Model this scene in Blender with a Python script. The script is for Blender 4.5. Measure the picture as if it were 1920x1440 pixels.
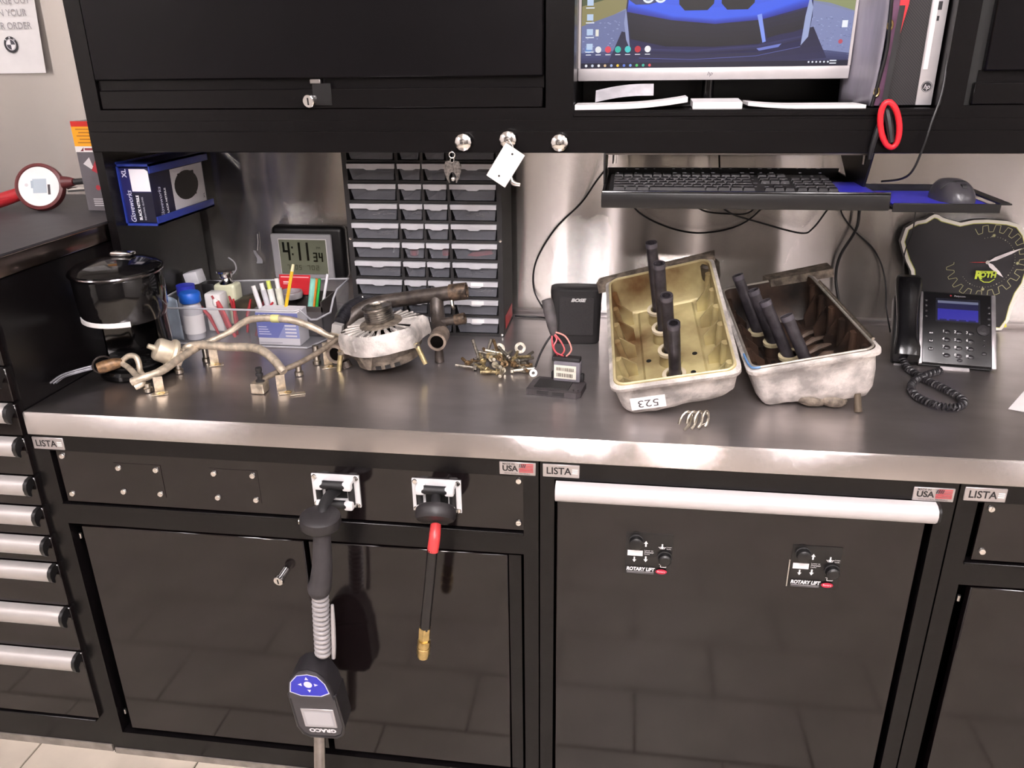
import bpy, bmesh, math, random
from mathutils import Vector, Matrix, Euler, noise
random.seed(7)
S = bpy.context.scene
COL = S.collection
for o in list(bpy.data.objects): bpy.data.objects.remove(o, do_unlink=True)
V = Vector
PI = math.pi

# ------------------------------------------------------------------ camera
cd = bpy.data.cameras.new('camera'); cam = bpy.data.objects.new('camera', cd); COL.objects.link(cam)
cd.lens = 28.07; cd.sensor_width = 36.0; cd.clip_start = 0.02
cam.matrix_world = Matrix(((0.99029055, -0.04014677, 0.13308966, 0.0),
                           (0.13839556, 0.37486039, -0.91669316, -1.286),
                           (-0.01308777, 0.9262116, 0.37677684, 1.518),
                           (0, 0, 0, 1)))
S.camera = cam
# ------------------------------------------------------------------ world, exposure
w = bpy.data.worlds.new('world'); S.world = w; w.use_nodes = True
w.node_tree.nodes['Background'].inputs[0].default_value = (1.0, 0.95, 0.9, 1)
w.node_tree.nodes['Background'].inputs[1].default_value = 0.02
vs = S.view_settings
vs.view_transform = 'Standard'; vs.look = 'None'; vs.gamma = 1.0; vs.use_curve_mapping = False
vs.exposure = 0.0
TUBE_POWER = 46.0
SPOT_POWER = 300.0
TUBE_ROWS = [(-0.42, .045, -2.9, -0.9), (-0.16, .06, -2.9, -0.9), (0.98, .075, -2.9, -0.9), (-2.75, .075, -3.4, -1.4), (2.5, .075, -3.4, -1.4)]   # X, half spacing, y0, y1 of the ceiling tubes
CEIL = 3.0

# ------------------------------------------------------------------ helpers
def lin(h):
    if isinstance(h, str):
        h = h.lstrip('#'); c = [int(h[i:i+2], 16)/255 for i in (0, 2, 4)]
    else: c = h
    return tuple(((x/12.92) if x <= .04045 else ((x+.055)/1.055)**2.4) for x in c)

MATS = {}
def mat(name, col='808080', rough=.5, metal=0., var=.12, vscale=30., bump=0., bscale=200., aniso=0., tangent=(1,0,0),
        trans=0., ior=1.45, emit=None, estr=0., coat=0., alpha=1., col2=None, stretch=None, spec=None, rvar=0.):
    if name in MATS: return MATS[name]
    m = bpy.data.materials.new(name); m.use_nodes = True; nt = m.node_tree; N = nt.nodes; L = nt.links
    b = N['Principled BSDF']; c = lin(col)
    b.inputs['Roughness'].default_value = rough; b.inputs['Metallic'].default_value = metal
    tc = N.new('ShaderNodeTexCoord'); mp = N.new('ShaderNodeMapping'); L.new(tc.outputs['Object'], mp.inputs[0])
    if stretch: mp.inputs['Scale'].default_value = stretch
    nz = N.new('ShaderNodeTexNoise'); nz.inputs['Scale'].default_value = vscale; nz.inputs['Detail'].default_value = 5
    L.new(mp.outputs[0], nz.inputs['Vector'])
    rp = N.new('ShaderNodeValToRGB'); L.new(nz.outputs['Fac'], rp.inputs[0])
    d = lin(col2) if col2 else tuple(x*(1-var*2) for x in c)
    u = c if col2 else tuple(min(1, x*(1+var)) for x in c)
    rp.color_ramp.elements[0].position = .35; rp.color_ramp.elements[1].position = .65
    rp.color_ramp.elements[0].color = (*d, 1); rp.color_ramp.elements[1].color = (*u, 1)
    L.new(rp.outputs[0], b.inputs['Base Color'])
    if rvar:
        mr = N.new('ShaderNodeMapRange'); mr.inputs[3].default_value = max(.02, rough-rvar); mr.inputs[4].default_value = rough+rvar
        L.new(nz.outputs['Fac'], mr.inputs[0]); L.new(mr.outputs[0], b.inputs['Roughness'])
    if bump:
        n2 = N.new('ShaderNodeTexNoise'); n2.inputs['Scale'].default_value = bscale; n2.inputs['Detail'].default_value = 4
        L.new(mp.outputs[0], n2.inputs['Vector'])
        bp = N.new('ShaderNodeBump'); bp.inputs['Strength'].default_value = bump; bp.inputs['Distance'].default_value = .004
        L.new(n2.outputs['Fac'], bp.inputs['Height']); L.new(bp.outputs[0], b.inputs['Normal'])
    if aniso:
        b.inputs['Anisotropic'].default_value = aniso
        cx = N.new('ShaderNodeCombineXYZ')
        for i in range(3): cx.inputs[i].default_value = tangent[i]
        L.new(cx.outputs[0], b.inputs['Tangent'])
    if trans: b.inputs['Transmission Weight'].default_value = trans; b.inputs['IOR'].default_value = ior
    if emit: b.inputs['Emission Color'].default_value = (*lin(emit), 1); b.inputs['Emission Strength'].default_value = estr
    if coat: b.inputs['Coat Weight'].default_value = coat; b.inputs['Coat Roughness'].default_value = .08
    if alpha < 1: b.inputs['Alpha'].default_value = alpha
    if spec is not None: b.inputs['Specular IOR Level'].default_value = spec
    MATS[name] = m; return m

def print_mat(name, rough=.5, emit=0., metal=0.):
    if name in MATS: return MATS[name]
    m = bpy.data.materials.new(name); m.use_nodes = True; N = m.node_tree.nodes; L = m.node_tree.links
    b = N['Principled BSDF']; a = N.new('ShaderNodeAttribute'); a.attribute_name = 'Col'
    b.inputs['Roughness'].default_value = rough; b.inputs['Metallic'].default_value = metal
    if emit:
        b.inputs['Base Color'].default_value = (.01, .01, .01, 1)
        L.new(a.outputs['Color'], b.inputs['Emission Color']); b.inputs['Emission Strength'].default_value = emit
    else: L.new(a.outputs['Color'], b.inputs['Base Color'])
    MATS[name] = m; return m

def wm(o):
    m = o.matrix_basis.copy()
    return wm(o.parent) @ m if o.parent else m

def frame(p, x, y):
    x = V(x).normalized(); y = V(y); z = x.cross(y).normalized(); y = z.cross(x)
    p = V(p)
    return Matrix(((x.x, y.x, z.x, p.x), (x.y, y.y, z.y, p.y), (x.z, y.z, z.z, p.z), (0, 0, 0, 1)))
def look(p0, p1, up=(0, 0, 1)):          # matrix with local z from p0 to p1
    z = (V(p1)-V(p0)).normalized(); u = V(up)
    if abs(z.dot(u)) > .99: u = V((1, 0, 0))
    x = u.cross(z).normalized(); y = z.cross(x); p = V(p0)
    return Matrix(((x.x, y.x, z.x, p.x), (x.y, y.y, z.y, p.y), (x.z, y.z, z.z, p.z), (0, 0, 0, 1)))

class MB:
    def __init__(s): s.v = []; s.f = []; s.m = None
    def add(s, vs, fs, M=None):
        n = len(s.v)
        for q in vs:
            q = V(q)
            if M is not None: q = M @ q
            if s.m is not None: q = s.m @ q
            s.v.append(q)
        s.f += [tuple(i+n for i in f) for f in fs]; return s
    def box(s, lo, hi, M=None, r=0, seg=2):
        if r:
            bm = bmesh.new(); bmesh.ops.create_cube(bm, size=1)
            for q in bm.verts: q.co = V([lo[i]+(hi[i]-lo[i])*(q.co[i]+.5) for i in range(3)])
            bmesh.ops.bevel(bm, geom=list(bm.edges), offset=r, segments=seg, profile=.5, affect='EDGES')
            bm.verts.ensure_lookup_table(); bm.verts.index_update()
            s.add([q.co for q in bm.verts], [[q.index for q in f.verts] for f in bm.faces], M); bm.free(); return s
        x0, y0, z0 = lo; x1, y1, z1 = hi
        return s.add([(x0,y0,z0),(x1,y0,z0),(x1,y1,z0),(x0,y1,z0),(x0,y0,z1),(x1,y0,z1),(x1,y1,z1),(x0,y1,z1)],
              [(3,2,1,0),(4,5,6,7),(0,1,5,4),(1,2,6,5),(2,3,7,6),(3,0,4,7)], M)
    def lathe(s, prof, n=24, M=None, a0=0, a1=2*PI, cap=True):      # prof: (r,z)
        full = abs(a1-a0-2*PI) < 1e-6; k = n if full else n+1; vs = []; fs = []
        for r, z in prof:
            for i in range(k):
                a = a0+(a1-a0)*i/n; vs.append((r*math.cos(a), r*math.sin(a), z))
        for j in range(len(prof)-1):
            for i in range(n if full else n):
                a = j*k+i; b = j*k+(i+1) % k; fs.append((a, b, b+k, a+k))
        if full and cap:
            if prof[0][0] > 1e-6: fs.append(tuple(reversed(range(k))))
            if prof[-1][0] > 1e-6: fs.append(tuple(range((len(prof)-1)*k, len(prof)*k)))
        return s.add(vs, fs, M)
    def cyl(s, p0, p1, r0, r1=None, n=16, cap=True):
        r1 = r0 if r1 is None else r1; h = (V(p1)-V(p0)).length
        return s.lathe([(r0, 0), (r1, h)], n, look(p0, p1))
    def pipe(s, p0, p1, ro, ri, n=20):                    # hollow open tube
        h = (V(p1)-V(p0)).length
        return s.lathe([(ri, 0), (ri, h), (ro, h), (ro, 0), (ri, 0)], n, look(p0, p1), cap=False)
    def tube(s, pts, r, n=8, closed=False, smooth=0, cap=True):
        P = [V(p) for p in pts]
        if smooth: P, r = spline(P, smooth, closed, r)
        R = r if isinstance(r, (list, tuple)) else [r]*len(P)
        m = len(P); vs = []; fs = []; prev = None
        for i in range(m):
            t = (P[(i+1) % m]-P[i-1]) if closed else (P[min(i+1, m-1)]-P[max(i-1, 0)])
            t = t.normalized()
            if prev is None:
                u = V((0, 0, 1)) if abs(t.z) < .9 else V((1, 0, 0)); x = u.cross(t).normalized()
            else:
                x = (prev-t*prev.dot(t)).normalized()
            prev = x; y = t.cross(x)
            for k in range(n):
                a = 2*PI*k/n; vs.append(P[i]+(x*math.cos(a)+y*math.sin(a))*R[i])
        for i in range(m if closed else m-1):
            a = i*n; b = ((i+1) % m)*n
            for k in range(n): fs.append((a+k, a+(k+1) % n, b+(k+1) % n, b+k))
        if not closed and cap: fs.append(tuple(reversed(range(n)))); fs.append(tuple(range((m-1)*n, m*n)))
        return s.add(vs, fs)
    def prism(s, poly, h0, h1, M=None, bev=0):            # poly in local xy, extruded along z
        n = len(poly); a = sum(poly[i][0]*poly[(i+1) % n][1]-poly[(i+1) % n][0]*poly[i][1] for i in range(n))
        if a < 0: poly = list(reversed(poly))
        vs = [(x, y, h0) for x, y in poly]+[(x, y, h1) for x, y in poly]
        fs = [tuple(reversed(range(n))), tuple(range(n, 2*n))]+[(i, (i+1) % n, n+(i+1) % n, n+i) for i in range(n)]
        return s.add(vs, fs, M)
    def sphere(s, c, r, n=12, M=None, sc=(1,1,1)):
        vs = []; fs = []; k = n//2
        for j in range(k+1):
            t = PI*j/k
            for i in range(n): a = 2*PI*i/n; vs.append(V((c[0]+r*sc[0]*math.sin(t)*math.cos(a), c[1]+r*sc[1]*math.sin(t)*math.sin(a), c[2]+r*sc[2]*math.cos(t))))
        for j in range(k):
            for i in range(n): fs.append((j*n+i, (j+1)*n+i, (j+1)*n+(i+1) % n, j*n+(i+1) % n))
        return s.add(vs, fs, M)
    def grid(s, fn, nu, nv):                              # open sheet from fn(u,v)
        vs = [fn(i/nu, j/nv) for j in range(nv+1) for i in range(nu+1)]
        return s.add(vs, [(j*(nu+1)+i, j*(nu+1)+i+1, (j+1)*(nu+1)+i+1, (j+1)*(nu+1)+i) for j in range(nv) for i in range(nu)])
    def build(s, name, material, parent=None, world=False, ang=38, weld=True):
        me = bpy.data.meshes.new(name)
        vs = s.v
        if world and parent is not None:
            Mi = wm(parent).inverted(); vs = [Mi @ q for q in vs]
        me.from_pydata([tuple(q) for q in vs], [], s.f)
        if weld:
            bm = bmesh.new(); bm.from_mesh(me); bmesh.ops.remove_doubles(bm, verts=bm.verts, dist=1e-5)
            bmesh.ops.recalc_face_normals(bm, faces=bm.faces)
            bm.to_mesh(me); bm.free()
        for p in me.polygons: p.use_smooth = True
        me.set_sharp_from_angle(angle=math.radians(ang))
        me.materials.append(material)
        o = bpy.data.objects.new(name, me); COL.objects.link(o)
        if parent is not None: o.parent = parent
        return o

def spline(P, k, closed=False, r=None):
    out = []; ro = []; m = len(P); rng = range(m if closed else m-1)
    R = list(r) if isinstance(r, (list, tuple)) else [r]*m
    for i in rng:
        p0 = P[i-1] if (closed or i > 0) else P[0]; p1 = P[i]; p2 = P[(i+1) % m]; p3 = P[(i+2) % m] if (closed or i+2 < m) else P[-1]
        for j in range(k):
            t = j/k
            out.append(.5*((2*p1)+(-p0+p2)*t+(2*p0-5*p1+4*p2-p3)*t*t+(-p0+3*p1-3*p2+p3)*t**3))
            ro.append((R[i]*(1-t)+R[(i+1) % m]*t) if R[i] is not None else None)
    if not closed: out.append(P[-1]); ro.append(R[-1])
    return out, ro

def tag(o, label=None, cat=None, group=None, kind=None):
    if label: o['label'] = label
    if cat: o['category'] = cat
    if group: o['group'] = group
    if kind: o['kind'] = kind
    return o
def thing(name, label, cat, loc=(0,0,0), rot=(0,0,0), group=None):
    o = bpy.data.objects.new(name, None); COL.objects.link(o); o.empty_display_size = .05
    o.location = loc; o.rotation_euler = rot
    return tag(o, label, cat, group)
def dup(o, parent=None):
    c = o.copy(); COL.objects.link(c); c.parent = parent
    for ch in list(o.children): dup(ch, c)
    return c
def one(mb, name, label, cat, material, loc=(0,0,0), rot=(0,0,0), group=None, **k):   # a thing that is a single mesh
    o = mb.build(name, material, **k); o.location = loc; o.rotation_euler = rot
    return tag(o, label, cat, group)

_txt = {}
def text2d(s, size=.01, align='CENTER', bold=0., shear=0.):
    cu = bpy.data.curves.new('t', 'FONT'); cu.body = s; cu.size = 1; cu.align_x = align; cu.align_y = 'CENTER'
    cu.offset = bold; cu.shear = shear; cu.fill_mode = 'FRONT' if hasattr(cu, 'fill_mode') else 'FULL'; cu.resolution_u = 3
    o = bpy.data.objects.new('t', cu); COL.objects.link(o)
    dg = bpy.context.evaluated_depsgraph_get(); me = bpy.data.meshes.new_from_object(o.evaluated_get(dg))
    vs = [(q.co.x*size, q.co.y*size) for q in me.vertices]; fs = [tuple(p.vertices) for p in me.polygons]
    bpy.data.objects.remove(o); bpy.data.curves.remove(cu); bpy.data.meshes.remove(me)
    return vs, fs

class Print:                                              # flat print: coloured shapes on a plane (local xy of matrix M), one mesh
    def __init__(s, M, eps=.00012): s.M = M; s.eps = eps; s.k = 1; s.v = []; s.f = []; s.c = []
    def _a(s, pts, faces, col):
        n = len(s.v); s.v += [s.M @ V((x, y, s.k*s.eps)) for x, y in pts]; s.k += 1
        for f in faces: s.f.append(tuple(i+n for i in f)); s.c.append((*lin(col), 1))
        return s
    def poly(s, pts, col):
        n = len(pts); a = sum(pts[i][0]*pts[(i+1) % n][1]-pts[(i+1) % n][0]*pts[i][1] for i in range(n))
        if a < 0: pts = list(reversed(pts))
        return s._a(pts, [tuple(range(n))], col)
    def rect(s, x0, y0, x1, y1, col): return s.poly([(x0,y0),(x1,y0),(x1,y1),(x0,y1)], col)
    def disc(s, x, y, r, col, n=24, ry=None, a0=0, a1=2*PI):
        ry = ry or r; full = abs(a1-a0-2*PI) < 1e-6
        p = [(x+r*math.cos(a0+(a1-a0)*i/n), y+ry*math.sin(a0+(a1-a0)*i/n)) for i in range(n+(0 if full else 1))]
        if not full: p.append((x, y))
        return s.poly(p, col)
    def line(s, pts, w, col):
        vs = []; fs = []
        for i in range(len(pts)-1):
            a = V((*pts[i], 0)); b = V((*pts[i+1], 0)); d = (b-a); 
            if d.length < 1e-9: continue
            q = V((-d.y, d.x, 0)).normalized()*w/2; n = len(vs)
            for p in (a-q, b-q, b+q, a+q): vs.append((p.x, p.y))
            fs.append((n, n+1, n+2, n+3))
        return s._a(vs, fs, col)
    def text(s, t, x, y, size, col, align='CENTER', bold=0., rot=0., shear=0., sx=1., sy=1.):
        vs, fs = text2d(t, size, align, bold, shear); c, d = math.cos(rot), math.sin(rot)
        return s._a([(x+c*a*sx-d*b*sy, y+d*a*sx+c*b*sy) for a, b in vs], fs, col)
    def build(s, name, material, parent=None, world=False):
        me = bpy.data.meshes.new(name); vs = s.v
        if world and parent is not None:
            Mi = wm(parent).inverted(); vs = [Mi @ q for q in vs]
        me.from_pydata([tuple(q) for q in vs], [], s.f)
        at = me.color_attributes.new('Col', 'FLOAT_COLOR', 'CORNER'); i = 0
        for p, c in zip(me.polygons, s.c):
            for l in p.loop_indices: at.data[l].color = c
        me.materials.append(material)
        o = bpy.data.objects.new(name, me); COL.objects.link(o)
        if parent is not None: o.parent = parent
        return o
PR = print_mat('printed_ink', .5); PRG = print_mat('printed_ink_gloss', .25)
SCR = print_mat('lit_screen', .3, emit=1.0)

# ------------------------------------------------------------------ materials
BLK = mat('black_powder_coat', '0d0b0c', .26, spec=.27, var=.05, vscale=400, bump=.05, bscale=900)
BLKG = mat('gloss_black_door', '120d0e', .10, spec=.5, var=.06, vscale=8, bump=.012, bscale=60)
BLKP = mat('black_plastic', '141314', .38, var=.08)
BLKM = mat('matte_black_plastic', '1d1b1c', .62, var=.08, bump=.05, bscale=600)
BLKGP = mat('gloss_black_plastic', '0b0a0b', .09, var=.05)
RUB = mat('black_rubber', '19181a', .55, var=.1, bump=.06, bscale=300)
GAP = mat('dark_gap', '080707', .6)
STEEL_TOP = mat('brushed_steel_top', 'c2bcbb', .31, 1., var=.06, vscale=7, aniso=.78, tangent=(0,.7,.7), stretch=(1,2,1))
def brushed(name, col, rough, spread, var=.03, vscale=2., stretch=(3, 1, .3)):
    # steel brushed along X: every scratch tips the normal across the brushing direction by a random amount
    m = mat(name, col, rough, .92, var=var, vscale=vscale, stretch=stretch); N = m.node_tree.nodes; L = m.node_tree.links; b = N['Principled BSDF']
    g = N.new('ShaderNodeNewGeometry'); val = None; tc = N.new('ShaderNodeTexCoord')
    for q in range(3):
        mp = N.new('ShaderNodeMapping'); mp.inputs['Scale'].default_value = (51913.7+q*7100, 61187.3-q*5300, 57049.1+q*3700); mp.inputs['Location'].default_value = (q*3.1, q*7.7, q*1.3)
        L.new(tc.outputs['Object'], mp.inputs[0]); wn = N.new('ShaderNodeTexWhiteNoise'); wn.noise_dimensions = '3D'; L.new(mp.outputs[0], wn.inputs['Vector'])
        if val is None: val = wn.outputs['Value']
        else:
            ad = N.new('ShaderNodeMath'); ad.operation = 'ADD'; L.new(val, ad.inputs[0]); L.new(wn.outputs['Value'], ad.inputs[1]); val = ad.outputs[0]
    mr = N.new('ShaderNodeMapRange'); mr.inputs[1].default_value = 0; mr.inputs[2].default_value = 3; mr.inputs[3].default_value = -spread; mr.inputs[4].default_value = spread; L.new(val, mr.inputs[0])
    cr = N.new('ShaderNodeVectorMath'); cr.operation = 'CROSS_PRODUCT'; L.new(g.outputs['Normal'], cr.inputs[0]); cr.inputs[1].default_value = (1, 0, 0)
    sc = N.new('ShaderNodeVectorMath'); sc.operation = 'SCALE'; L.new(cr.outputs[0], sc.inputs[0]); L.new(mr.outputs[0], sc.inputs['Scale'])
    av = N.new('ShaderNodeVectorMath'); av.operation = 'ADD'; L.new(g.outputs['Normal'], av.inputs[0]); L.new(sc.outputs[0], av.inputs[1])
    nv = N.new('ShaderNodeVectorMath'); nv.operation = 'NORMALIZE'; L.new(av.outputs[0], nv.inputs[0]); L.new(nv.outputs[0], b.inputs['Normal'])
    return m
STEEL_WALL = brushed('brushed_steel_wall', 'dcd7d2', .10, .75)
STEEL_EDGE = brushed('brushed_steel_edge', 'c9c3c1', .10, .75)
ALU = mat('aluminium', 'c9c4c2', .32, 1., var=.03)
ALUW = mat('satin_aluminium_handle', 'c2bdbb', .42, .55, var=.02)
CHROME = mat('chrome', 'ebe8e5', .16, 1., var=.03)
ZINC = mat('zinc_plate', 'b8b1a4', .3, 1., var=.15, vscale=120)
WHITEP = mat('white_plastic', 'e6e3e1', .4, var=.02)
PAPER = mat('white_paper', 'ece9e8', .8, var=.015)
CAST = mat('cast_aluminium', 'd0c9c3', .55, .3, var=.22, vscale=28, bump=.5, bscale=190)
CASTD = mat('dirty_cast_aluminium', '7a6f63', .6, .3, var=.3, vscale=60, bump=.4, bscale=260)
RAILM = mat('oxidised_steel_tube', 'cdbfab', .45, .55, var=.2, vscale=55, bump=.15, bscale=300)
RED = mat('red_plastic', 'b81c20', .45, var=.06)
BLUE = mat('blue_plastic', '2347b4', .4, var=.05)
BRASS = mat('brass', 'cdb47c', .28, 1., var=.12, vscale=90)
# ------------------------------------------------------------------ the room
WALLM = mat('painted_wall', 'c6c1bd', .7, var=.03)
def struct(mb, name, material, **k): return tag(mb.build(name, material, **k), kind='structure')
struct(MB().box((-3.2, .742, 0), (3.2, .80, CEIL)), 'wall_back', STEEL_WALL)
struct(MB().box((-3.2, -4.6, 0), (3.2, -4.5, CEIL)), 'wall_rear', mat('dark_rear_wall', '56514e', .7, var=.03))
struct(MB().box((-3.3, -4.5, 0), (-3.2, .8, CEIL)), 'wall_left', WALLM)
struct(MB().box((3.2, -4.5, 0), (3.3, .8, CEIL)), 'wall_right', WALLM)
struct(MB().box((-3.2, -4.5, CEIL), (3.2, .8, CEIL+.05)), 'ceiling', mat('ceiling_paint', 'd9d6d2', .8, var=.02))
floor = struct(MB().box((-3.2, -4.5, -.05), (3.2, .742, -.004)), 'floor', mat('floor_grout', '5f564c', .8, var=.15))
TILE = mat('beige_floor_tile', 'bdb2a4', .42, var=.07, vscale=6, bump=.02, bscale=60)
TW, TD, G = .406, .203, .004
tile_me = None
for j in range(-17, 3):
    for i in range(-7, 5):
        x = i*TW+(TW/2 if j % 2 else 0)+.07; y = j*TD+.045
        if y+TD < -3.3 or y > .2: continue
        if tile_me is None:
            t = MB().box((G/2, G/2, -.010), (TW-G/2, TD-G/2, 0), r=.0015, seg=1).build('tile', TILE, floor); tile_me = t.data
        else:
            t = bpy.data.objects.new('tile', tile_me); COL.objects.link(t); t.parent = floor
        t.location = (x, y, 0)
# ceiling light fittings: twin tubes in an open white tray
TUBE = mat('fluorescent_tube', 'ffffff', .5, emit='faf4f8', estr=TUBE_POWER)
TUBEB = mat('bright_fluorescent_tube', 'ffffff', .5, emit='faf4f8', estr=TUBE_POWER*2.2)
for k, (x, hs_, y0, y1) in enumerate(TUBE_ROWS):
    L = thing('ceiling_light', ['twin tube ceiling light left of the camera', 'narrow twin tube ceiling light straight above the camera', 'twin tube ceiling light right of the camera', 'twin tube ceiling light at the left of the shop', 'twin tube ceiling light at the right of the shop'][k], 'light', (x, y0, CEIL), group='ceiling tube lights')
    MB().prism([(-.15, -.012), (.15, -.012), (.10, 0), (-.10, 0)], 0, y1-y0, frame((0,0,0), (1,0,0), (0,0,1))).build('tray', WHITEP, L)
    for s in (-hs_, hs_):
        MB().cyl((s, .02*0, -.045), (s, y1-y0, -.045), .02, n=12).build('tube', TUBEB if k == 1 else TUBE, L)
    for yy in (.03, y1-y0-.03): MB().box((-.11, yy-.012, -.05), (.11, yy+.012, -.01)).build('lamp_holder', WHITEP, L)

L = thing('high_bay_lamp', 'round high bay lamp hanging behind the camera', 'lamp', (.40, -3.3, CEIL))
MB().cyl((0, 0, 0), (0, 0, -.10), .012, n=10).build('stem', ALU, L)
MB().lathe([(.03, -.08), (.05, -.12), (.20, -.20), (.23, -.28), (.225, -.28), (.195, -.20), (.04, -.13)], 32, cap=False).build('shade', ALU, L)
MB().lathe([(0, -.255), (.19, -.255), (.195, -.245), (.0, -.24)], 28, cap=False).build('lamp_disc', mat('led_disc', 'ffffff', .5, emit='fff4f0', estr=SPOT_POWER), L)
# ------------------------------------------------------------------ base cabinets, worktop, wall cabinets
XL, X12, X23, XR = -1.157, -.1385, .5815, 1.30       # cabinet seams along the bench
ZT = .89                                             # worktop height
SCREW = MB().lathe([(.0065, 0), (.0065, .002), (.005, .004), (.0, .0046)], 12).box((-.0045, -.0008, .0046), (.0045, .0008, .005))
_screw_me = None
def screw(parent, p, name='screw', s=1.):            # pan-head screw on a front face (facing -Y)
    global _screw_me
    if _screw_me is None:
        o = SCREW.build(name, CHROME, parent); _screw_me = o.data
    else:
        o = bpy.data.objects.new(name, _screw_me); COL.objects.link(o); o.parent = parent
    o.matrix_basis = Matrix.Translation(V(p)-wm(parent).translation) @ Matrix.Rotation(PI/2, 4, 'X') @ Matrix.Rotation(random.random()*3, 4, 'Z') @ Matrix.Scale(s, 4)
    return o
def FR(x, y, z): return frame((x, y, z), (1,0,0), (0,0,1))        # plane facing the camera side (-Y)

BADGE = mat('badge_plate', 'b9b3b3', .35, .7, var=.02)
def badge_brand(parent, x, z):
    p = MB().box((x, -.0025, z), (x+.067, .0005, z+.026), r=.0008, seg=1).build('badge', BADGE, parent, world=True)
    P = Print(FR(x, -.0026, z)); P.text('LISTA', .029, .0125, .0195, '1c191b', bold=.02, sx=.95)
    for q in range(3): P.rect(.0535, .0085+q*.0038, .064, .0105+q*.0038, 'f2f0ee')
    P.build('badge_print', PR, p, world=True)
def badge_usa(parent, x, z):
    p = MB().box((x, -.0025, z), (x+.067, .0005, z+.026), r=.0008, seg=1).build('badge', BADGE, parent, world=True)
    P = Print(FR(x, -.0026, z)); P.text('USA', .0195, .0128, .0155, '1c191b', bold=.035); P.text('MADE IN', .017, .0222, .0056, '2a2628', bold=.01)
    P.text('WITH GLOBAL MATERIALS', .033, .0035, .0040, '4a4446')
    for q in range(6): P.rect(.040-(.004 if q > 2 else 0), .0225-q*.0031, .063, .0239-q*.0031, 'c02a35')
    for q in range(4): P.poly([(.036+q*.0032, .0165), (.0375+q*.0032, .0165), (.0395+q*.0032, .0238), (.038+q*.0032, .0238)], '23232f')
    P.build('badge_print', PR, p, world=True)

def lock(parent, p, length=.03, r=.011, d=(0,-1,0)):
    p = V(p); d = V(d).normalized(); M = look(p, p+d)
    c = MB().lathe([(r*.8, 0), (r*.8, length-.007), (r, length-.007), (r, length-.001), (r*.9, length), (0, length)], 24, M).build('lock_cylinder', CHROME, parent, world=True)
    MB().box((-r*.12, -r*.55, length), (r*.12, r*.55, length+.0006), M).build('keyhole', GAP, c, world=True)
    return c

# ---- tall tool cabinet at the left
tc = thing('tool_cabinet', 'tall black drawer cabinet with silver handles left of the bench', 'cabinet', (-1.66, 0, 0))
b = MB(); b.box((-2.16, .004, .02), (XL-.002, .742, 1.148)); b.build('body', BLK, tc, world=True)
MB().box((-2.15, .001, 0), (XL-.004, .73, .02)).build('plinth', mat('grey_plinth', '8d8680', .4, .4), tc, world=True)
tops = [1.13, 1.055, .98, .905, .832, .743, .672, .600, .533, .421, .298]
hp = [(0, .0), (-.012, -.002), (-.020, -.008), (-.023, -.018), (-.021, -.030), (-.015, -.037), (-.012, -.037), (-.012, -.028), (-.004, -.020), (0, -.020)]
for k, zt in enumerate(tops):
    zb = tops[k+1]+.006 if k+1 < len(tops) else .108
    dr = MB().box((-2.13, -.006, zb), (XL-.012, .006, zt), r=.0015, seg=1).build('drawer', BLKG, tc, world=True)
    s = 1. if k < 9 else 1.12
    MB().prism([(y*s, z*s) for y, z in hp], -2.125, -1.180, Matrix(((0,0,1,0),(1,0,0,-.006),(0,1,0,zt+.003),(0,0,0,1)))).build('handle', ALUW, dr, world=True)
    MB().prism([(y*s*1.05, z*s*1.05) for y, z in hp], -1.180, -1.172, Matrix(((0,0,1,0),(1,0,0,-.006),(0,1,0,zt+.004),(0,0,0,1)))).build('handle_end_cap', BLKP, dr, world=True)
MB().box((-2.13, -.010, .098), (XL-.02, .004, .104), r=.001, seg=1).build('base_rail', BLK, tc, world=True)
MB().box((-2.17, -.012, 1.15), (XL+.004, .742, 1.188), r=.004).build('top_edge', mat('steel_top_edge', '8b7d77', .25, 1., var=.1, vscale=5), tc, world=True)
MB().box((-2.16, -.006, 1.186), (XL-.001, .742, 1.192)).build('rubber_mat', mat('rubber_top_mat', '2f2d30', .55, var=.1, bump=.1, bscale=500), tc, world=True)

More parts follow.
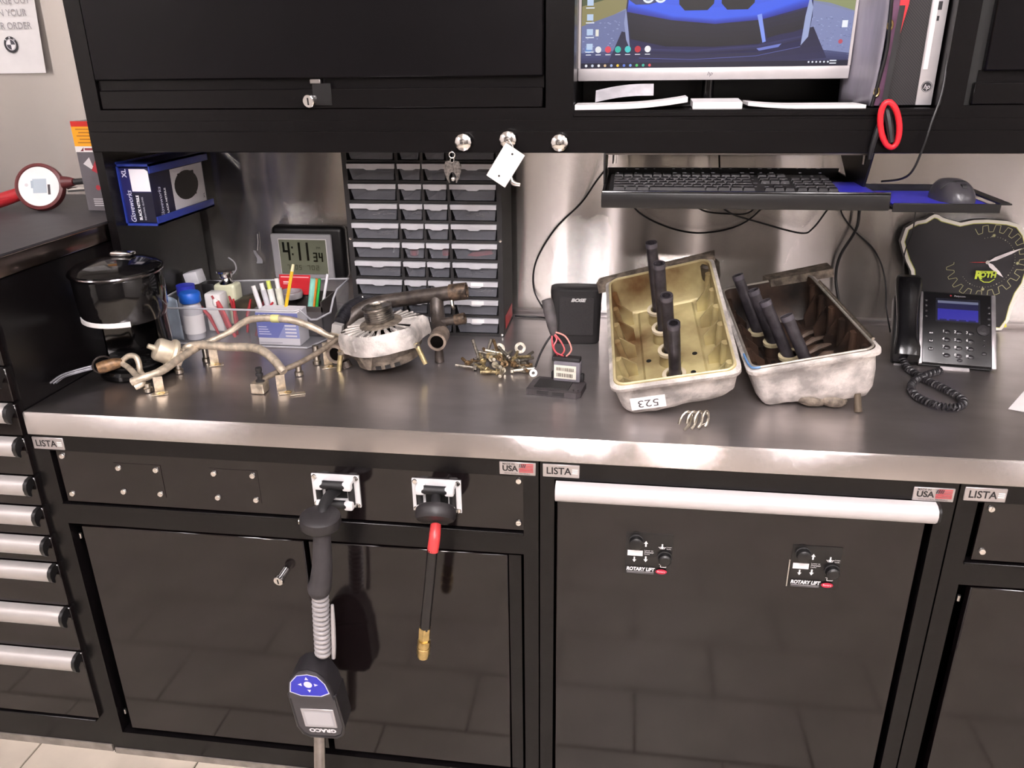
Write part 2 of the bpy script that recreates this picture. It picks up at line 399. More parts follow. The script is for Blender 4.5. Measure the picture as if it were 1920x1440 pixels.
# ---- service cabinets (reel panel above two doors)
def service_cabinet(x0, x1, label, reels=True):
    c = thing('service_cabinet', label, 'cabinet', ((x0+x1)/2, 0, 0), group='bench base cabinets')
    g = .0015; b = MB()
    b.box((x0+g, .02, .0), (x1-g, .735, .842)) if False else None
    # carcass: sides, back, bottom, top rails (open face so the panel and doors sit in it)
    b.box((x0+g, .0, .0), (x0+.034, .735, .842)); b.box((x1-.030, .0, .0), (x1-g, .735, .842))
    b.box((x0+.034, .0, .806), (x1-.030, .735, .842)); b.box((x0+.034, 0, .637), (x1-.030, .02, .684))
    b.box((x0+.034, 0, .0), (x1-.030, .735, .066)); b.box((x0+.034, .6, .066), (x1-.030, .735, .806))
    b.build('body', BLK, c, world=True)
    MB().box((x0+.006, -.003, .0), (x1-.006, .002, .016)).build('plinth', MATS['grey_plinth'], c, world=True)
    MB().box((x0+.034, -.004, .680), (x1-.030, .004, .686), r=.001, seg=1).build('ledge', BLK, c, world=True)
    pn = MB().box((x0+.046, .002, .690), (x1-.028, .008, .806)).build('reel_panel', BLKG, c, world=True)
    for sx, sz in ((x0+.058, .794), (x0+.060, .708), (x1-.0385, .796), (x1-.0395, .706)): screw(c, (sx, .002, sz))
    if reels:
        for q, cx in enumerate((-.941, -.739)):
            pl = MB().box((cx-.050, .0012, .712), (cx+.050, .0025, .785)).build('cover_plate', BLKG, c, world=True)
            for a in (-.04, .04):
                for e in (-.027, .027): screw(c, (cx+a, .0012, .7475+e))
    xm = x0+.5485
    for k, (a, e) in enumerate(((x0+.058, xm-.006), (xm+.004, x1-.062))):
        d = MB().box((a, .004, .078), (e, .022, .630), r=.002, seg=1).build('door', BLKG, c, world=True)
        if k == 0: lock(d, (e-.045, .004, .557), .034, .0105, (-.12, -1, -.18))
    MB().box((x1-.060, .006, .078), (x1-.036, .02, .630)).build('door_edge', BLK, c, world=True)
    for hz in (.60, .12):
        MB().cyl((x0+.045, .012, hz-.006), (x0+.045, .012, hz+.006), .003, n=8).build('hinge_pin', ALU, c, world=True)
    badge_brand(c, x0+.003 if x0 < -1 else x0+.0085, .809)
    return c
c1 = service_cabinet(XL, X12, 'black steel reel cabinet under the left half of the bench')
badge_usa(c1, X12-.0735, .810)
c3 = service_cabinet(X23, XR+.3, 'black steel reel cabinet cut by the right edge of the picture', False)

# ---- lift control cabinet
c2 = thing('lift_control_cabinet', 'black steel cabinet with one wide white pull bar under the bench', 'cabinet', ((X12+X23)/2, 0, 0), group='bench base cabinets')
b = MB(); g = .0015
b.box((X12+g, 0, 0), (X12+.028, .735, .842)); b.box((X23-.030, 0, 0), (X23-g, .735, .842)); b.box((X12+.028, 0, .804), (X23-.030, .735, .842))
b.box((X12+.028, 0, 0), (X23-.030, .735, .066)); b.box((X12+.028, .6, .066), (X23-.030, .735, .804)); b.build('body', BLK, c2, world=True)
d = MB().box((X12+.033, -.002, .072), (X23-.043, .018, .800), r=.002, seg=1).build('door', BLKG, c2, world=True)
MB().prism([(y*1.05, z*.92) for y, z in hp], X12+.031, X23-.034, Matrix(((0,0,1,0),(1,0,0,-.002),(0,1,0,.803),(0,0,0,1)))).build('handle', mat('white_pull_bar', 'c6c1c1', .45, .1, var=.01), d, world=True)
MB().prism([(y*1.08, z*.95) for y, z in hp], X23-.034, X23-.029, Matrix(((0,0,1,0),(1,0,0,-.001),(0,1,0,.804),(0,0,0,1)))).build('handle_end_cap', BLKP, d, world=True)
badge_brand(c2, X12+.0065, .810); badge_usa(c2, X23-.0735, .804)

# ---- worktop
wt = thing('worktop', 'long brushed stainless steel worktop over the black base cabinets', 'worktop', (0, .37, ZT))
b = MB(); r = .003
prof = [(-.003, .890), (-.003, .842), (.735, .842), (.735, .89)]
b.prism(prof, XL+.001, XR+.3, Matrix(((0,0,1,0),(1,0,0,0),(0,1,0,0),(0,0,0,1)))); b.build('slab', STEEL_TOP, wt, world=True)
MB().prism([(-.003, .890), (-.0047, .8885), (-.006, .8865), (-.006, .843), (-.004, .842), (-.003, .842)], XL+.001, XR+.3, Matrix(((0,0,1,0),(1,0,0,0),(0,1,0,0),(0,0,0,1)))).build('front_edge', STEEL_EDGE, wt, world=True)
MB().box((XL+.001, .724, .889), (XR+.3, .7418, .905), r=.003).build('upstand', STEEL_TOP, wt, world=True)

# ---- wall cabinets (front plane at YU), their end panel and valance
YU, ZU = .36, 1.407
UL = -1.147
w1 = thing('wall_cabinet', 'black wall cabinet with a wide flip door and round lock', 'cabinet', (-.65, YU, ZU), group='wall cabinets over the bench')
b = MB(); b.box((UL, YU, ZU), (UL+.036, .742, 2.2)); b.box((X12-.026, YU, ZU), (X12, .742, 2.2)); b.box((UL+.036, YU, ZU), (X12-.026, .742, 1.429))
b.box((UL+.036, .70, 1.429), (X12-.026, .742, 2.2)); b.build('body', BLK, w1, world=True)
d = MB().box((UL+.038, YU-.004, 1.487), (X12-.030, YU+.016, 2.18), r=.003, seg=1).build('door', mat('wall_cabinet_door', '0c0a0c', .28, spec=.22, var=.05, vscale=10), w1, world=True)
MB().box((UL+.038, YU+.008, 1.466), (X12-.030, YU+.022, 1.489)).build('pull_recess', BLK, d, world=True)
MB().box((UL+.042, YU-.002, 1.430), (X12-.032, YU+.016, 1.468), r=.002, seg=1).build('lower_rail', BLK, d, world=True)
MB().box((-.637, YU-.0035, 1.436), (-.598, YU-.001, 1.478), r=.001, seg=1).build('lock_plate', BLKP, d, world=True)
MB().box((-.640, YU-.006, 1.478), (-.618, YU+.002, 1.486), r=.001, seg=1).build('catch', ALU, d, world=True)
lock(d, (-.637, YU-.003, 1.447), .022, .0125, (-.15, -1, -.1))
w2 = thing('monitor_cabinet', 'open black wall cabinet that houses the monitor and computer', 'cabinet', (.22, YU, ZU), group='wall cabinets over the bench')
b = MB(); b.box((X12, YU, ZU), (X12+.028, .742, 2.2)); b.box((X23-.018, YU, ZU), (X23, .742, 2.2)); b.box((X12+.028, YU, ZU), (X23-.018, .742, 1.424)); b.box((X12+.028, .70, 1.424), (X23-.018, .742, 2.2))
b.build('body', BLK, w2, world=True)
MB().box((X12+.028, YU-.003, 1.412), (X23-.018, YU+.01, 1.420), r=.001, seg=1).build('shelf_edge', BLK, w2, world=True)
w3 = thing('wall_cabinet', 'black wall cabinet right of the computer, cut by the frame', 'cabinet', (.95, YU, ZU), group='wall cabinets over the bench')
b = MB(); b.box((X23, YU, ZU), (X23+.022, .742, 2.2)); b.box((X23+.022, YU, ZU), (XR, .742, 1.429)); b.box((XR-.03, YU, 1.429), (XR, .742, 2.2)); b.box((X23+.022, .70, 1.429), (XR-.03, .742, 2.2)); b.build('body', BLK, w3, world=True)
d = MB().box((X23+.045, YU-.004, 1.487), (XR-.04, YU+.016, 2.18), r=.003, seg=1).build('door', MATS['wall_cabinet_door'], w3, world=True)
MB().box((X23+.024, YU+.010, 1.429), (X23+.045, YU+.022, 2.18)).build('door_edge', GAP, w3, world=True)
MB().box((X23+.040, YU+.008, 1.466), (XR-.03, YU+.022, 1.489)).build('pull_recess', BLK, d, world=True)
MB().box((X23+.034, YU-.002, 1.430), (XR-.032, YU+.016, 1.468), r=.002, seg=1).build('lower_rail', BLK, d, world=True)
va = thing('valance', 'long black valance rail running under the wall cabinets', 'valance', (.08, YU, 1.344))
MB().box((UL, YU-.002, 1.384), (XR, YU+.03, ZU), r=.001, seg=1).build('upper_rail', BLK, va, world=True)
MB().box((UL+.002, YU-.006, 1.344), (XR, YU+.008, 1.386), r=.0015, seg=1).build('lower_rail', BLK, va, world=True)
MB().box((UL, YU, ZT+.0005), (UL+.02, .723, 1.384)).build('end_panel', BLK, va, world=True)
# ------------------------------------------------------------------ small parts drawer cabinet
pc = thing('parts_cabinet', 'black small parts cabinet with rows of clear plastic drawers', 'cabinet', (-.469, .54, ZT))
CLR = mat('smoky_clear_plastic', '85868e', .22, var=.05, alpha=.30)
LIP = mat('drawer_lip_plastic', 'c4c3c8', .35, var=.04, alpha=.95)
STK = mat('white_sticker', 'f0eeee', .6, var=.01)
ox, oy = -.469, .54
b = MB(); b.box((-.186, 0, 0), (-.180, .155, .475)); b.box((.180, 0, 0), (.186, .155, .475)); b.box((-.18, 0, .469), (.18, .155, .475)); b.box((-.18, .150, 0), (.18, .155, .469)); b.box((-.18, .0, 0), (.18, .15, .004))
b.box((-.18, .0, .004), (-.174, .02, .469)); b.box((.174, .0, .004), (.18, .02, .469))
b.build('body', BLKM, pc)
b = MB()
for k in range(11): z = .0045+k*.0455 if k else .004; b.box((-.175, .001, z-.002), (.175, .15, z+.0035))
for x in (-.057, .002, .063): b.box((x-.0035, .0012, .004), (x+.0035, .148, .469))
b.build('divider_grid', BLKM, pc)
cols = [(-.173, -.061), (-.053, -.0005), (.0055, .059), (.067, .173)]
dmesh = {}
def drawer_meshes(wd):
    t = .0014; h = .034; tp = .010
    f = MB(); f.prism([(0, h), (wd, h), (wd-tp*.45, .002), (tp, .002)], -.001, t, frame((0,0,0), (1,0,0), (0,0,1)))
    f.box((tp, .001, .001), (wd-tp*.45, .12, .003)); f.prism([(0, h), (t, h), (tp+t, .002), (tp, .002)], -.12, 0, frame((0,0,0), (1,0,0), (0,0,1)))
    f.prism([(wd-t, h), (wd, h), (wd-tp*.45, .002), (wd-tp*.45-t, .002)], -.12, 0, frame((0,0,0), (1,0,0), (0,0,1)))
    l = MB(); m = wd/2
    l.prism([(-.001, h+.004), (wd+.001, h+.004), (wd+.0005, h-.007), (m+.016, h-.007), (m+.010, h-.010), (m-.010, h-.010), (m-.016, h-.007), (-.0005, h-.007)], .002, .0075, frame((0,0,0), (1,0,0), (0,0,1)))
    l.box((-.001, -.003, h+.0025), (wd+.001, .004, h+.004))
    return f, l
def drawer(c, k):
    x0, x1 = cols[c]; key = round(x1-x0, 4)
    if key not in dmesh:
        f, l = drawer_meshes(x1-x0); o = f.build('drawer', CLR, pc); h = l.build('drawer_lip', LIP, o); dmesh[key] = (o.data, h.data)
    else:
        o = bpy.data.objects.new('drawer', dmesh[key][0]); COL.objects.link(o); o.parent = pc
        h = bpy.data.objects.new('drawer_lip', dmesh[key][1]); COL.objects.link(h); h.parent = o
    o.location = (x0, .001, .0085+k*.0455)
    return o
for k in range(10):
    for c in range(4):
        d = drawer(c, k)
        if c == 3 and k < 3: MB().box((.042, -.0085, .028), (.072, -.0075, .0375)).build('label_sticker', STK, d)
for x, z in ((-.181, .236), (.181, .236), (.181, .006)):
    MB().lathe([(.004, 0), (.003, .002), (0, .0025)], 10, look((x, 0, z), (x, -1, z))).build('rivet', CHROME, pc)
MB().box((.186, .03, .012), (.1868, .14, .045)).build('red_sticker', RED, pc)
MB().box((.0, -.001, .0005), (.016, 0, .0035)).build('maker_plate', ALU, pc)
# a few things lying in the drawers, close behind the clear fronts
def in_drawer(c, k, fx, mb, name, label, cat, m):
    x0, x1 = cols[c]; return one(mb, name, label, cat, m, (ox+x0+(x1-x0)*fx, oy+.022, ZT+.0085+k*.0455+.004))
in_drawer(1, 4, .4, MB().lathe([(.010, 0), (.011, .004), (.011, .012), (.008, .015), (0, .015)], 16), 'red_stopper', 'round red cap in the narrow drawer of the red-filled row', 'cap', RED)
in_drawer(2, 4, .75, MB().box((-.008, -.008, 0), (.008, .012, .016), r=.003), 'red_plug', 'red plug in the narrow drawer beside the round red cap', 'plug', RED)
in_drawer(3, 4, .6, MB().prism([(-.032, .002), (-.01, .0), (.03, .006), (.026, .016), (-.02, .010)], -.006, .006, frame((0,0,0), (1,0,0), (0,0,1))), 'red_clip', 'long red clip in the wide right drawer', 'clip', RED)
for c, k, fx, lb in ((0, 4, .78, 'with the white cable tie standing in it'), (0, 3, .6, 'second row under the white tie drawer'), (0, 6, .55, 'upper left wide drawer full of bright bits'), (3, 3, .4, 'wide right drawer under the red clip'), (0, 5, .6, 'wide left drawer above the white tie'), (3, 2, .5, 'top stickered drawer at the right'), (3, 6, .45, 'wide right drawer two rows above the red clip'), (1, 6, .5, 'narrow drawer above the round red cap')):
    b = MB()
    for q in range(4 if k != 4 else 1):
        a = random.uniform(-.4, .4) if k != 4 else 1.3; p = V(((q-1.5)*.012 if k != 4 else 0, random.uniform(-.004, .01), .004+.004*(q % 2)))
        e = p+V((math.cos(a)*.016, 0, max(math.sin(a)*.016, -.002))); b.cyl(p, e, .0022, n=7); b.lathe([(.0042, 0), (.0042, .003), (0, .004)], 7, look(e, e+(e-p)))
    in_drawer(c, k, fx, b, 'drawer_hardware' if k != 4 else 'cable_tie', ('loose bright screws in the ' if k != 4 else 'white tie standing in the wide left drawer beside red cap')+(lb if k != 4 else ''), 'screws' if k != 4 else 'cable tie', CHROME if k != 4 else WHITEP)

# ------------------------------------------------------------------ digital wall clock
dc = thing('digital_clock', 'grey framed digital clock on the steel wall reading 4:11', 'clock', (-.84, .742, .985))
MB().box((-.925, .700, .979), (-.727, .7415, 1.122), r=.014, seg=3).build('housing', BLKP, dc, world=True)
fr = MB().box((-.923, .690, .984), (-.757, .702, 1.103), r=.005, seg=3).build('bezel', mat('clock_grey_plastic', 'a4a2a5', .4, var=.03), dc, world=True)
MB().box((-.902, .6885, .997), (-.770, .6915, 1.091), r=.001, seg=1).build('inner_frame', WHITEP, fr, world=True)
P = Print(FR(-.900, .6880, .998)); P.rect(0, 0, .128, .091, '6d705f')
def seg7(P, ch, x, y, w, h, t, col):
    S7 = {'0':'abcdef','1':'bc','2':'abged','3':'abgcd','4':'fgbc','5':'afgcd','6':'afgedc','7':'abc','8':'abcdefg','9':'abfgcd'}[ch]
    R = {'a':(0,h-t,w,h),'d':(0,0,w,t),'g':(0,h/2-t/2,w,h/2+t/2),'f':(0,h/2,t,h),'b':(w-t,h/2,w,h),'e':(0,0,t,h/2),'c':(w-t,0,w,h/2)}
    for s in S7: a = R[s]; P.rect(x+a[0], y+a[1], x+a[2], y+a[3], col)
ink = '16170f'
seg7(P, '4', .009, .036, .020, .048, .006, ink); seg7(P, '1', .040, .036, .018, .048, .006, ink); seg7(P, '1', .062, .036, .018, .048, .006, ink)
for z in (.050, .068): P.rect(.034, z, .038, z+.005, ink)
seg7(P, '3', .092, .034, .011, .024, .0035, ink); seg7(P, '4', .107, .034, .011, .024, .0035, ink); P.text('PM', .108, .070, .009, '2b2c22')
for x in range(4): seg7(P, '7305'[x], .018+x*.011, .012, .007, .013, .002, '4b4d3f')
for x in range(3): seg7(P, '702'[x], .074+x*.012, .012, .008, .013, .002, '4b4d3f')
P.build('display', PRG, fr, world=True)

# ------------------------------------------------------------------ glove box in its blue holder
BLUEM = mat('blue_holder_plastic', '24358a', .4, var=.06)
gx0, gx1, gy0, gy1, gz0, gz1 = -1.124, -1.054, .402, .640, 1.186, 1.306
gh = thing('glove_box_holder', 'blue glove box holder on the black end panel', 'holder', (gx0, .5, 1.178))
b = MB(); b.box((gx0-.003, gy0-.004, gz0-.008), (gx0, gy1+.02, gz1+.012)); b.box((gx0-.003, gy0-.004, gz0-.008), (gx1+.006, gy1+.02, gz0-.003)); b.box((gx0-.003, gy0-.004, gz1+.003), (gx1+.006, gy1+.02, gz1+.008))
b.build('shell', BLUEM, gh, world=True)
MB().box((gx1+.003, gy0-.004, gz0-.008), (gx1+.006, gy1+.02, gz0+.012)).build('lower_lip', BLUEM, gh, world=True)
MB().box((gx1+.003, gy0-.004, gz1-.012), (gx1+.006, gy1+.02, gz1+.008)).build('upper_lip', BLUEM, gh, world=True)
gb = thing('glove_box', 'blue and white box of black nitrile gloves in the blue holder', 'glove box', (gx0, .5, gz0))
NAVY = mat('box_card_navy', '17163a', .45, var=.05)
MB().box((gx0+.0005, gy0, gz0-.002), (gx1, gy1, gz1), r=.001, seg=1).build('carton', NAVY, gb, world=True)
P = Print(FR(gx0, gy0-.0002, gz0)); W_, H_ = gx1-gx0, gz1-gz0
P.rect(.001, .0, W_-.001, H_-.002, '1a1950'); P.rect(.022, .0, W_, .066, '131224'); P.poly([(.024, .068), (W_-.001, .068), (W_-.001, H_-.008), (W_-.008, H_-.003), (.024, H_-.003)], 'e9e6ec')
P.text('XL', .012, .108, .015, 'd6d4e6', bold=.03, rot=PI/2); P.text('Gloveworks', .016, .034, .017, 'e8e8f6', rot=PI/2, shear=.3, sx=.85); P.text('BLACK NITRILE', .034, .032, .0095, 'f0f0f4', rot=PI/2, bold=.03, sx=.85); P.text('INDUSTRIAL GLOVES', .045, .030, .0055, 'c8c8d4', rot=PI/2)
P.build('end_print', PR, gb, world=True)
P = Print(frame((gx1+.0003, gy0, gz0), (0,1,0), (0,0,1))); LL = gy1-gy0
P.rect(0, 0, LL, H_, '14132c'); P.rect(.085, .012, LL-.004, .105, 'd9d6da'); P.poly([(.085, .105), (.12, .09), (.15, .105)], 'ece9ee')
P.disc(.150, .062, .055, '060506', ry=.034); P.rect(.115, .035, .19, .092, '060506')
P.text('Gloveworks', .030, .038, .018, 'dcdcee', rot=PI/2, shear=.3, sx=.8); P.text('BLACK NITRILE', .052, .038, .010, 'f0f0f4', rot=PI/2, bold=.03, sx=.9); P.text('XL', LL-.014, .026, .012, '2a2930', rot=PI/2)
P.build('side_print', PR, gb, world=True)

# ------------------------------------------------------------------ poster on the wall at the left
po = thing('paper_notice', 'white paper notice with grey lettering taped to the wall', 'notice', (-1.62, .74, 1.5))
def pf(u, v): return (-1.80+u*(.310+.02*v), .738-.012*math.sin(u*PI)*.3-.010*u*u*(1-v), 1.501+v*.42)
b = MB().grid(pf, 12, 8); b.build('sheet', PAPER, po, world=True, weld=False)
P = Print(FR(-1.62, .7275, 1.5)); g = '9b979a'
P.text('AGE OUT', .128, .170, .023, g, 'RIGHT', sx=.9); P.text('N YOUR', .112, .142, .023, g, 'RIGHT', sx=.9); P.text('AIR ORDER', .118, .112, .023, g, 'RIGHT', sx=.9)
cx, cy = .050, .069; P.disc(cx, cy, .0195, '2b2b30'); P.disc(cx, cy, .0135, 'e8e6e8'); P.disc(cx, cy, .0125, 'b9b6bc')
for a in (0, PI): P.disc(cx, cy, .0115, '46464e', n=8, a0=a, a1=a+PI/2)
for a in (PI/2, 3*PI/2): P.disc(cx, cy, .0115, 'f4f2f4', n=8, a0=a, a1=a+PI/2)
for ch, a in (('B', 2.35), ('M', PI/2), ('W', .79)): P.text(ch, cx+.0163*math.cos(a), cy+.0163*math.sin(a), .006, 'e6e6ea', rot=a-PI/2, bold=.02)
P.build('lettering', PR, po, world=True)

# ------------------------------------------------------------------ on top of the tool cabinet
tw = thing('digital_torque_gauge', 'red handled gauge with round white digital dial on the tool cabinet', 'gauge', (-1.404, .5, 1.192))
M = look((-1.404, .505, 1.246), (-1.404+.25, .505-1, 1.246+.35), up=(0, 0, 1))
RIM = mat('dark_red_rubber', '5c2324', .5, var=.1)
MB().lathe([(.046, -.012), (.055, -.008), (.057, .004), (.055, .012), (.049, .014), (.047, .012), (.046, -.012)], 40, M, cap=False).build('dial_rim', RIM, tw, world=True)
MB().lathe([(.0, .011), (.0485, .011), (.0485, -.008), (0, -.008)], 40, M).build('dial_face', WHITEP, tw, world=True)
P = Print(M @ Matrix.Translation((0, 0, .0112))); P.rect(-.014, -.016, .018, .018, 'a9b4bd'); P.rect(-.018, -.004, -.012, .014, '9aa6b0'); P.rect(.020, -.020, .026, .004, '3a3336'); P.disc(-.028, .004, .004, 'c6c2c4')
P.build('dial_print', PRG, tw, world=True)
MB().tube([(-1.447, .495, 1.236), (-1.475, .49, 1.226), (-1.53, .485, 1.212), (-1.62, .475, 1.209), (-1.70, .47, 1.209)], [.014, .016, .017, .0165, .015], 14, smooth=4).build('grip', mat('red_rubber_grip', 'a51f26', .5, var=.08), tw, world=True)
MB().tube([(-1.352, .515, 1.256), (-1.335, .52, 1.257), (-1.325, .52, 1.257)], [.016, .012, .009], 12).build('collar', RIM, tw, world=True)
MB().cyl((-1.325, .52, 1.257), (-1.292, .53, 1.259), .0075, n=10).build('knurled_shaft', BLKM, tw, world=True)
MB().tube([(-1.345, .52, 1.238), (-1.30, .53, 1.240), (-1.292, .535, 1.246)], .0055, 8).build('steel_rod', CHROME, tw, world=True)
bx = thing('product_carton', 'tall grey carton with red and yellow top on the tool cabinet', 'carton', (-1.22, .52, 1.192))
MB().box((-1.288, .50, 1.192), (-1.165, .57, 1.398), r=.001, seg=1).build('carton', mat('grey_card', '5d585c', .55, var=.06), bx, world=True)
P = Print(FR(-1.288, .4997, 1.192)); P.rect(0, .194, .123, .206, 'c4261f'); P.rect(0, .150, .123, .194, 'f0a21c')
for q in range(5): P.rect(.010+(q % 2)*.006, .157+q*.0075, .055, .1595+q*.0075, 'a86a18')
P.rect(0, .137, .123, .150, 'e9e4e2'); P.poly([(.012, .139), (.022, .148), (.02, .139)], '6b1a20'); P.rect(.024, .141, .05, .146, '8c3a40')
P.build('header_print', PR, bx, world=True); P = Print(FR(-1.288, .4997, 1.192))
P.poly([(.012, .11), (.03, .125), (.035, .105), (.05, .108), (.03, .098)], 'd8d2d2'); P.poly([(.030, .095), (.05, .128), (.05, .085)], 'a32834'); P.disc(.038, .055, .006, 'a32834')
for q in range(4): P.rect(.020, .012+q*.005, .050, .0145+q*.005, 'b7b2b4')
P.build('box_print', PR, bx, world=True)

# ------------------------------------------------------------------ magnetic hooks on the valance and what hangs there
for k, (x, z) in enumerate(((-.327, 1.366), (-.237, 1.371), (-.135, 1.365))):
    h = thing('magnetic_knob', ['round chrome magnet knob above the wing shaped key fob', 'round chrome magnet knob holding the white tag', 'round chrome magnet knob next to the keyboard tray'][k], 'magnet', (x, YU-.006, z), group='chrome magnets on the valance')
    M = look((0, 0, 0), (0, -1, 0))
    MB().lathe([(.011, 0), (.011, .006), (.0165, .009), (.0175, .013), (.0165, .019), (.013, .0215), (.007, .0235), (0, .0242)], 12, M).build('knob', CHROME, h)
    MB().lathe([(.004, .0235), (.004, .028), (.002, .030), (0, .030)], 10, M).build('stud', CHROME, h)
tg = thing('white_tag', 'white plastic tag with two holes hanging from the middle magnet', 'tag', (-.237, .325, 1.37))
M = Matrix.Translation((-.241, .326, 1.323)) @ Matrix.Rotation(math.radians(33), 4, 'Y')
b = MB(); n = 20; W_, H_ = .0225, .0375
b.box((-W_, -.001, -H_), (W_, .001, H_), M, r=.0009, seg=1); b.build('card', WHITEP, tg, world=True)
for z in (.026, -.024): MB().lathe([(.0021, .0011), (.0021, .0014), (0, .0014)], 10, M @ look((0, 0, z), (0, -1, z))).build('hole', GAP, tg, world=True)
MB().tube([(-.233, .323, 1.372), (-.226, .322, 1.362), (-.224, .324, 1.352), (-.230, .326, 1.357)], .0008, 6, smooth=4).build('tag_string', WHITEP, tg, world=True)
sp = thing('spoon_key', 'bent chrome key lever behind the white tag', 'key', (-.232, .335, 1.29))
MB().tube([(-.236, .337, 1.352), (-.234, .337, 1.318), (-.232, .337, 1.298), (-.226, .335, 1.288), (-.213, .335, 1.285)], [.002, .003, .0045, .006, .0045], 10, smooth=4).build('lever', CHROME, sp, world=True)
wk = thing('wing_key_fob', 'chrome wing shaped key fob hanging below the valance', 'key fob', (-.355, .35, 1.29))
MB().tube([(-.354+.006*math.cos(a), .352, 1.340+.006*math.sin(a)) for a in [i*PI/6 for i in range(12)]], .0011, 6, closed=True).build('split_ring', CHROME, wk, world=True)
MB().tube([(-.354+.004*math.cos(a), .352+.003*math.sin(a), 1.330+.005*math.sin(a)) for a in [i*PI/5 for i in range(10)]], .001, 6, closed=True).build('link', CHROME, wk, world=True)
for s in (-1, 1):
    pts = [(0, 0), (s*.006, .004), (s*.013, .003), (s*.018, -.006), (s*.017, -.018), (s*.013, -.030), (s*.008, -.040), (s*.006, -.040), (s*.008, -.028), (s*.004, -.020), (0, -.018)]
    MB().prism(pts, -.0022, .0022, FR(-.354, .352, 1.325)).build('wing', mat('worn_chrome', 'c4bfbc', .3, 1., var=.3, vscale=200), wk, world=True)
MB().sphere((-.353, .349, 1.293), .005, 12).build('ball', CHROME, wk, world=True)
MB().tube([(-.354, .352, 1.3465), (-.354, .354, 1.348)], .001, 6).build('pin', CHROME, wk, world=True)
# ------------------------------------------------------------------ single cup coffee maker
cm = thing('coffee_maker', 'glossy black single cup coffee maker with chrome crescent', 'coffee maker', (-1.055, .24, ZT))
def ell(prof, cx, cy, n=36, sy=1., M=None): return MB().lathe(prof, n, Matrix.Translation((cx, cy, 0)) @ Matrix.Diagonal((1, sy, 1, 1)))
ell([(.070, .0005), (.079, .004), (.080, .014), (.076, .020), (.05, .022), (0, .022)], 0, 0, sy=1.08).build('base', BLKGP, cm)
tr = ell([(.056, .020), (.058, .024), (.055, .0265), (0, .0265)], -.002, -.018, sy=.9).build('drip_tray', BLKP, cm)
for i in range(-3, 4):
    for j in range(-2, 3):
        if i*i+j*j*1.3 < 11: MB().box((i*.012-.0035-.002, j*.013-.002-.018, .0266), (i*.012+.0035-.002, j*.013+.002-.018, .0272)).build('slot', CHROME, tr)
b = MB(); b.lathe([(.072, .02), (.070, .05), (.068, .12), (.074, .145)], 30, Matrix.Translation((0, .012, 0)), a0=-.35, a1=PI+.35)
b.lathe([(.064, .02), (.064, .145)], 30, Matrix.Translation((0, .012, 0)), a0=PI+.35, a1=2*PI-.35) if False else None
b.grid(lambda u, v: (.066*(2*u-1)*.93, -.012+.02*math.sin(u*PI), .02+v*.125), 10, 2); b.build('column', BLKGP, cm, weld=False)
MB().lathe([(.060, .128), (.080, .134), (.086, .150), (.088, .185), (.088, .226), (.084, .233), (.080, .234)], 40, Matrix.Translation((.010, -.022, 0)) @ Matrix.Rotation(math.radians(2), 4, 'X')).build('brew_head', BLKGP, cm)
ld = MB().lathe([(.0885, .229), (.091, .233), (.090, .240), (.080, .247), (.055, .253), (.025, .256), (0, .2565)], 40, Matrix.Translation((.010, -.022, 0)) @ Matrix.Rotation(math.radians(2), 4, 'X')).build('lid', BLKGP, cm)
MB().lathe([(.092, .232), (.0935, .2345), (.092, .237), (.090, .2345), (.092, .232)], 40, Matrix.Translation((.010, -.022, 0)) @ Matrix.Rotation(math.radians(2), 4, 'X'), cap=False).build('lid_band', mat('dark_chrome', '6e6a6c', .15, 1.), ld)
MB().box((-.012, -.012, .256), (.036, .012, .2655), r=.004).build('lid_handle', CHROME, ld)
b = MB(); b.lathe([(.0868, .130), (.0895, .132), (.0895, .141), (.0868, .143), (.0868, .130)], 16, Matrix.Translation((.010, -.022, 0)), a0=PI*1.18, a1=PI*1.70, cap=False); b.build('chrome_crescent', WHITEP, cm)
MB().box((.0855, -.016, .196), (.0895, .016, .206), Matrix.Translation((.010, -.022, 0)) @ Matrix.Rotation(math.radians(-112), 4, 'Z'), r=.001, seg=1).build('name_plate', mat('plate_silver', 'd8d5d6', .3, .6), cm)
MB().cyl((.01, -.02, .132), (.01, -.02, .118), .012, .008, n=14).build('spout', BLKP, cm)

# ------------------------------------------------------------------ clear organiser bin
BINP = mat('clear_bin_plastic', 'b9b9c0', .12, var=.02, alpha=.16)
BINR = mat('clear_bin_rim', 'c6c5cb', .18, var=.02, alpha=.8)
bn = thing('organiser_bin', 'clear plastic organiser bin with a notched right end', 'bin', (-.93, .51, ZT))
t = .0018
X0, X1, Y0, Y1 = -1.119, -.733, .408, .632
base = [(X0+.012, Y0), (X1-.0, Y0), (X1+.028, Y0+.075), (X1+.024, Y1), (X0+.012, Y1)]
rim = [(X0, Y0-.012, .985), (X1+.012, Y0-.012, .985), (X1+.036, Y0+.075, .958), (X1+.036, Y1, 1.003), (X0, Y1, .985)]
b = MB()
n = 5
for i in range(n):
    j = (i+1) % n; a, c = base[i], base[j]; e, f_ = rim[i], rim[j]
    b.add([(*a, ZT+.001), (*c, ZT+.001), f_, e], [(0, 1, 2, 3)])
b.build('walls', BINP, bn, world=True, weld=True, ang=10)
MB().add([(*q, ZT+.001) for q in base]+[(*q, ZT+.003) for q in base], [(4, 3, 2, 1, 0), (5, 6, 7, 8, 9)]+[(i, (i+1) % 5, 5+(i+1) % 5, 5+i) for i in range(5)]).build('floor_plate', BINP, bn, world=True)
R2 = [rim[0], (X1-.02, Y0-.012, .986), (X1-.004, Y0-.012, .990), (X1+.014, Y0+.004, .962), (X1+.022, Y0+.02, .957), rim[2], (X1+.037, Y0+.10, .985), (X1+.037, Y0+.13, 1.0), rim[3], rim[4]]
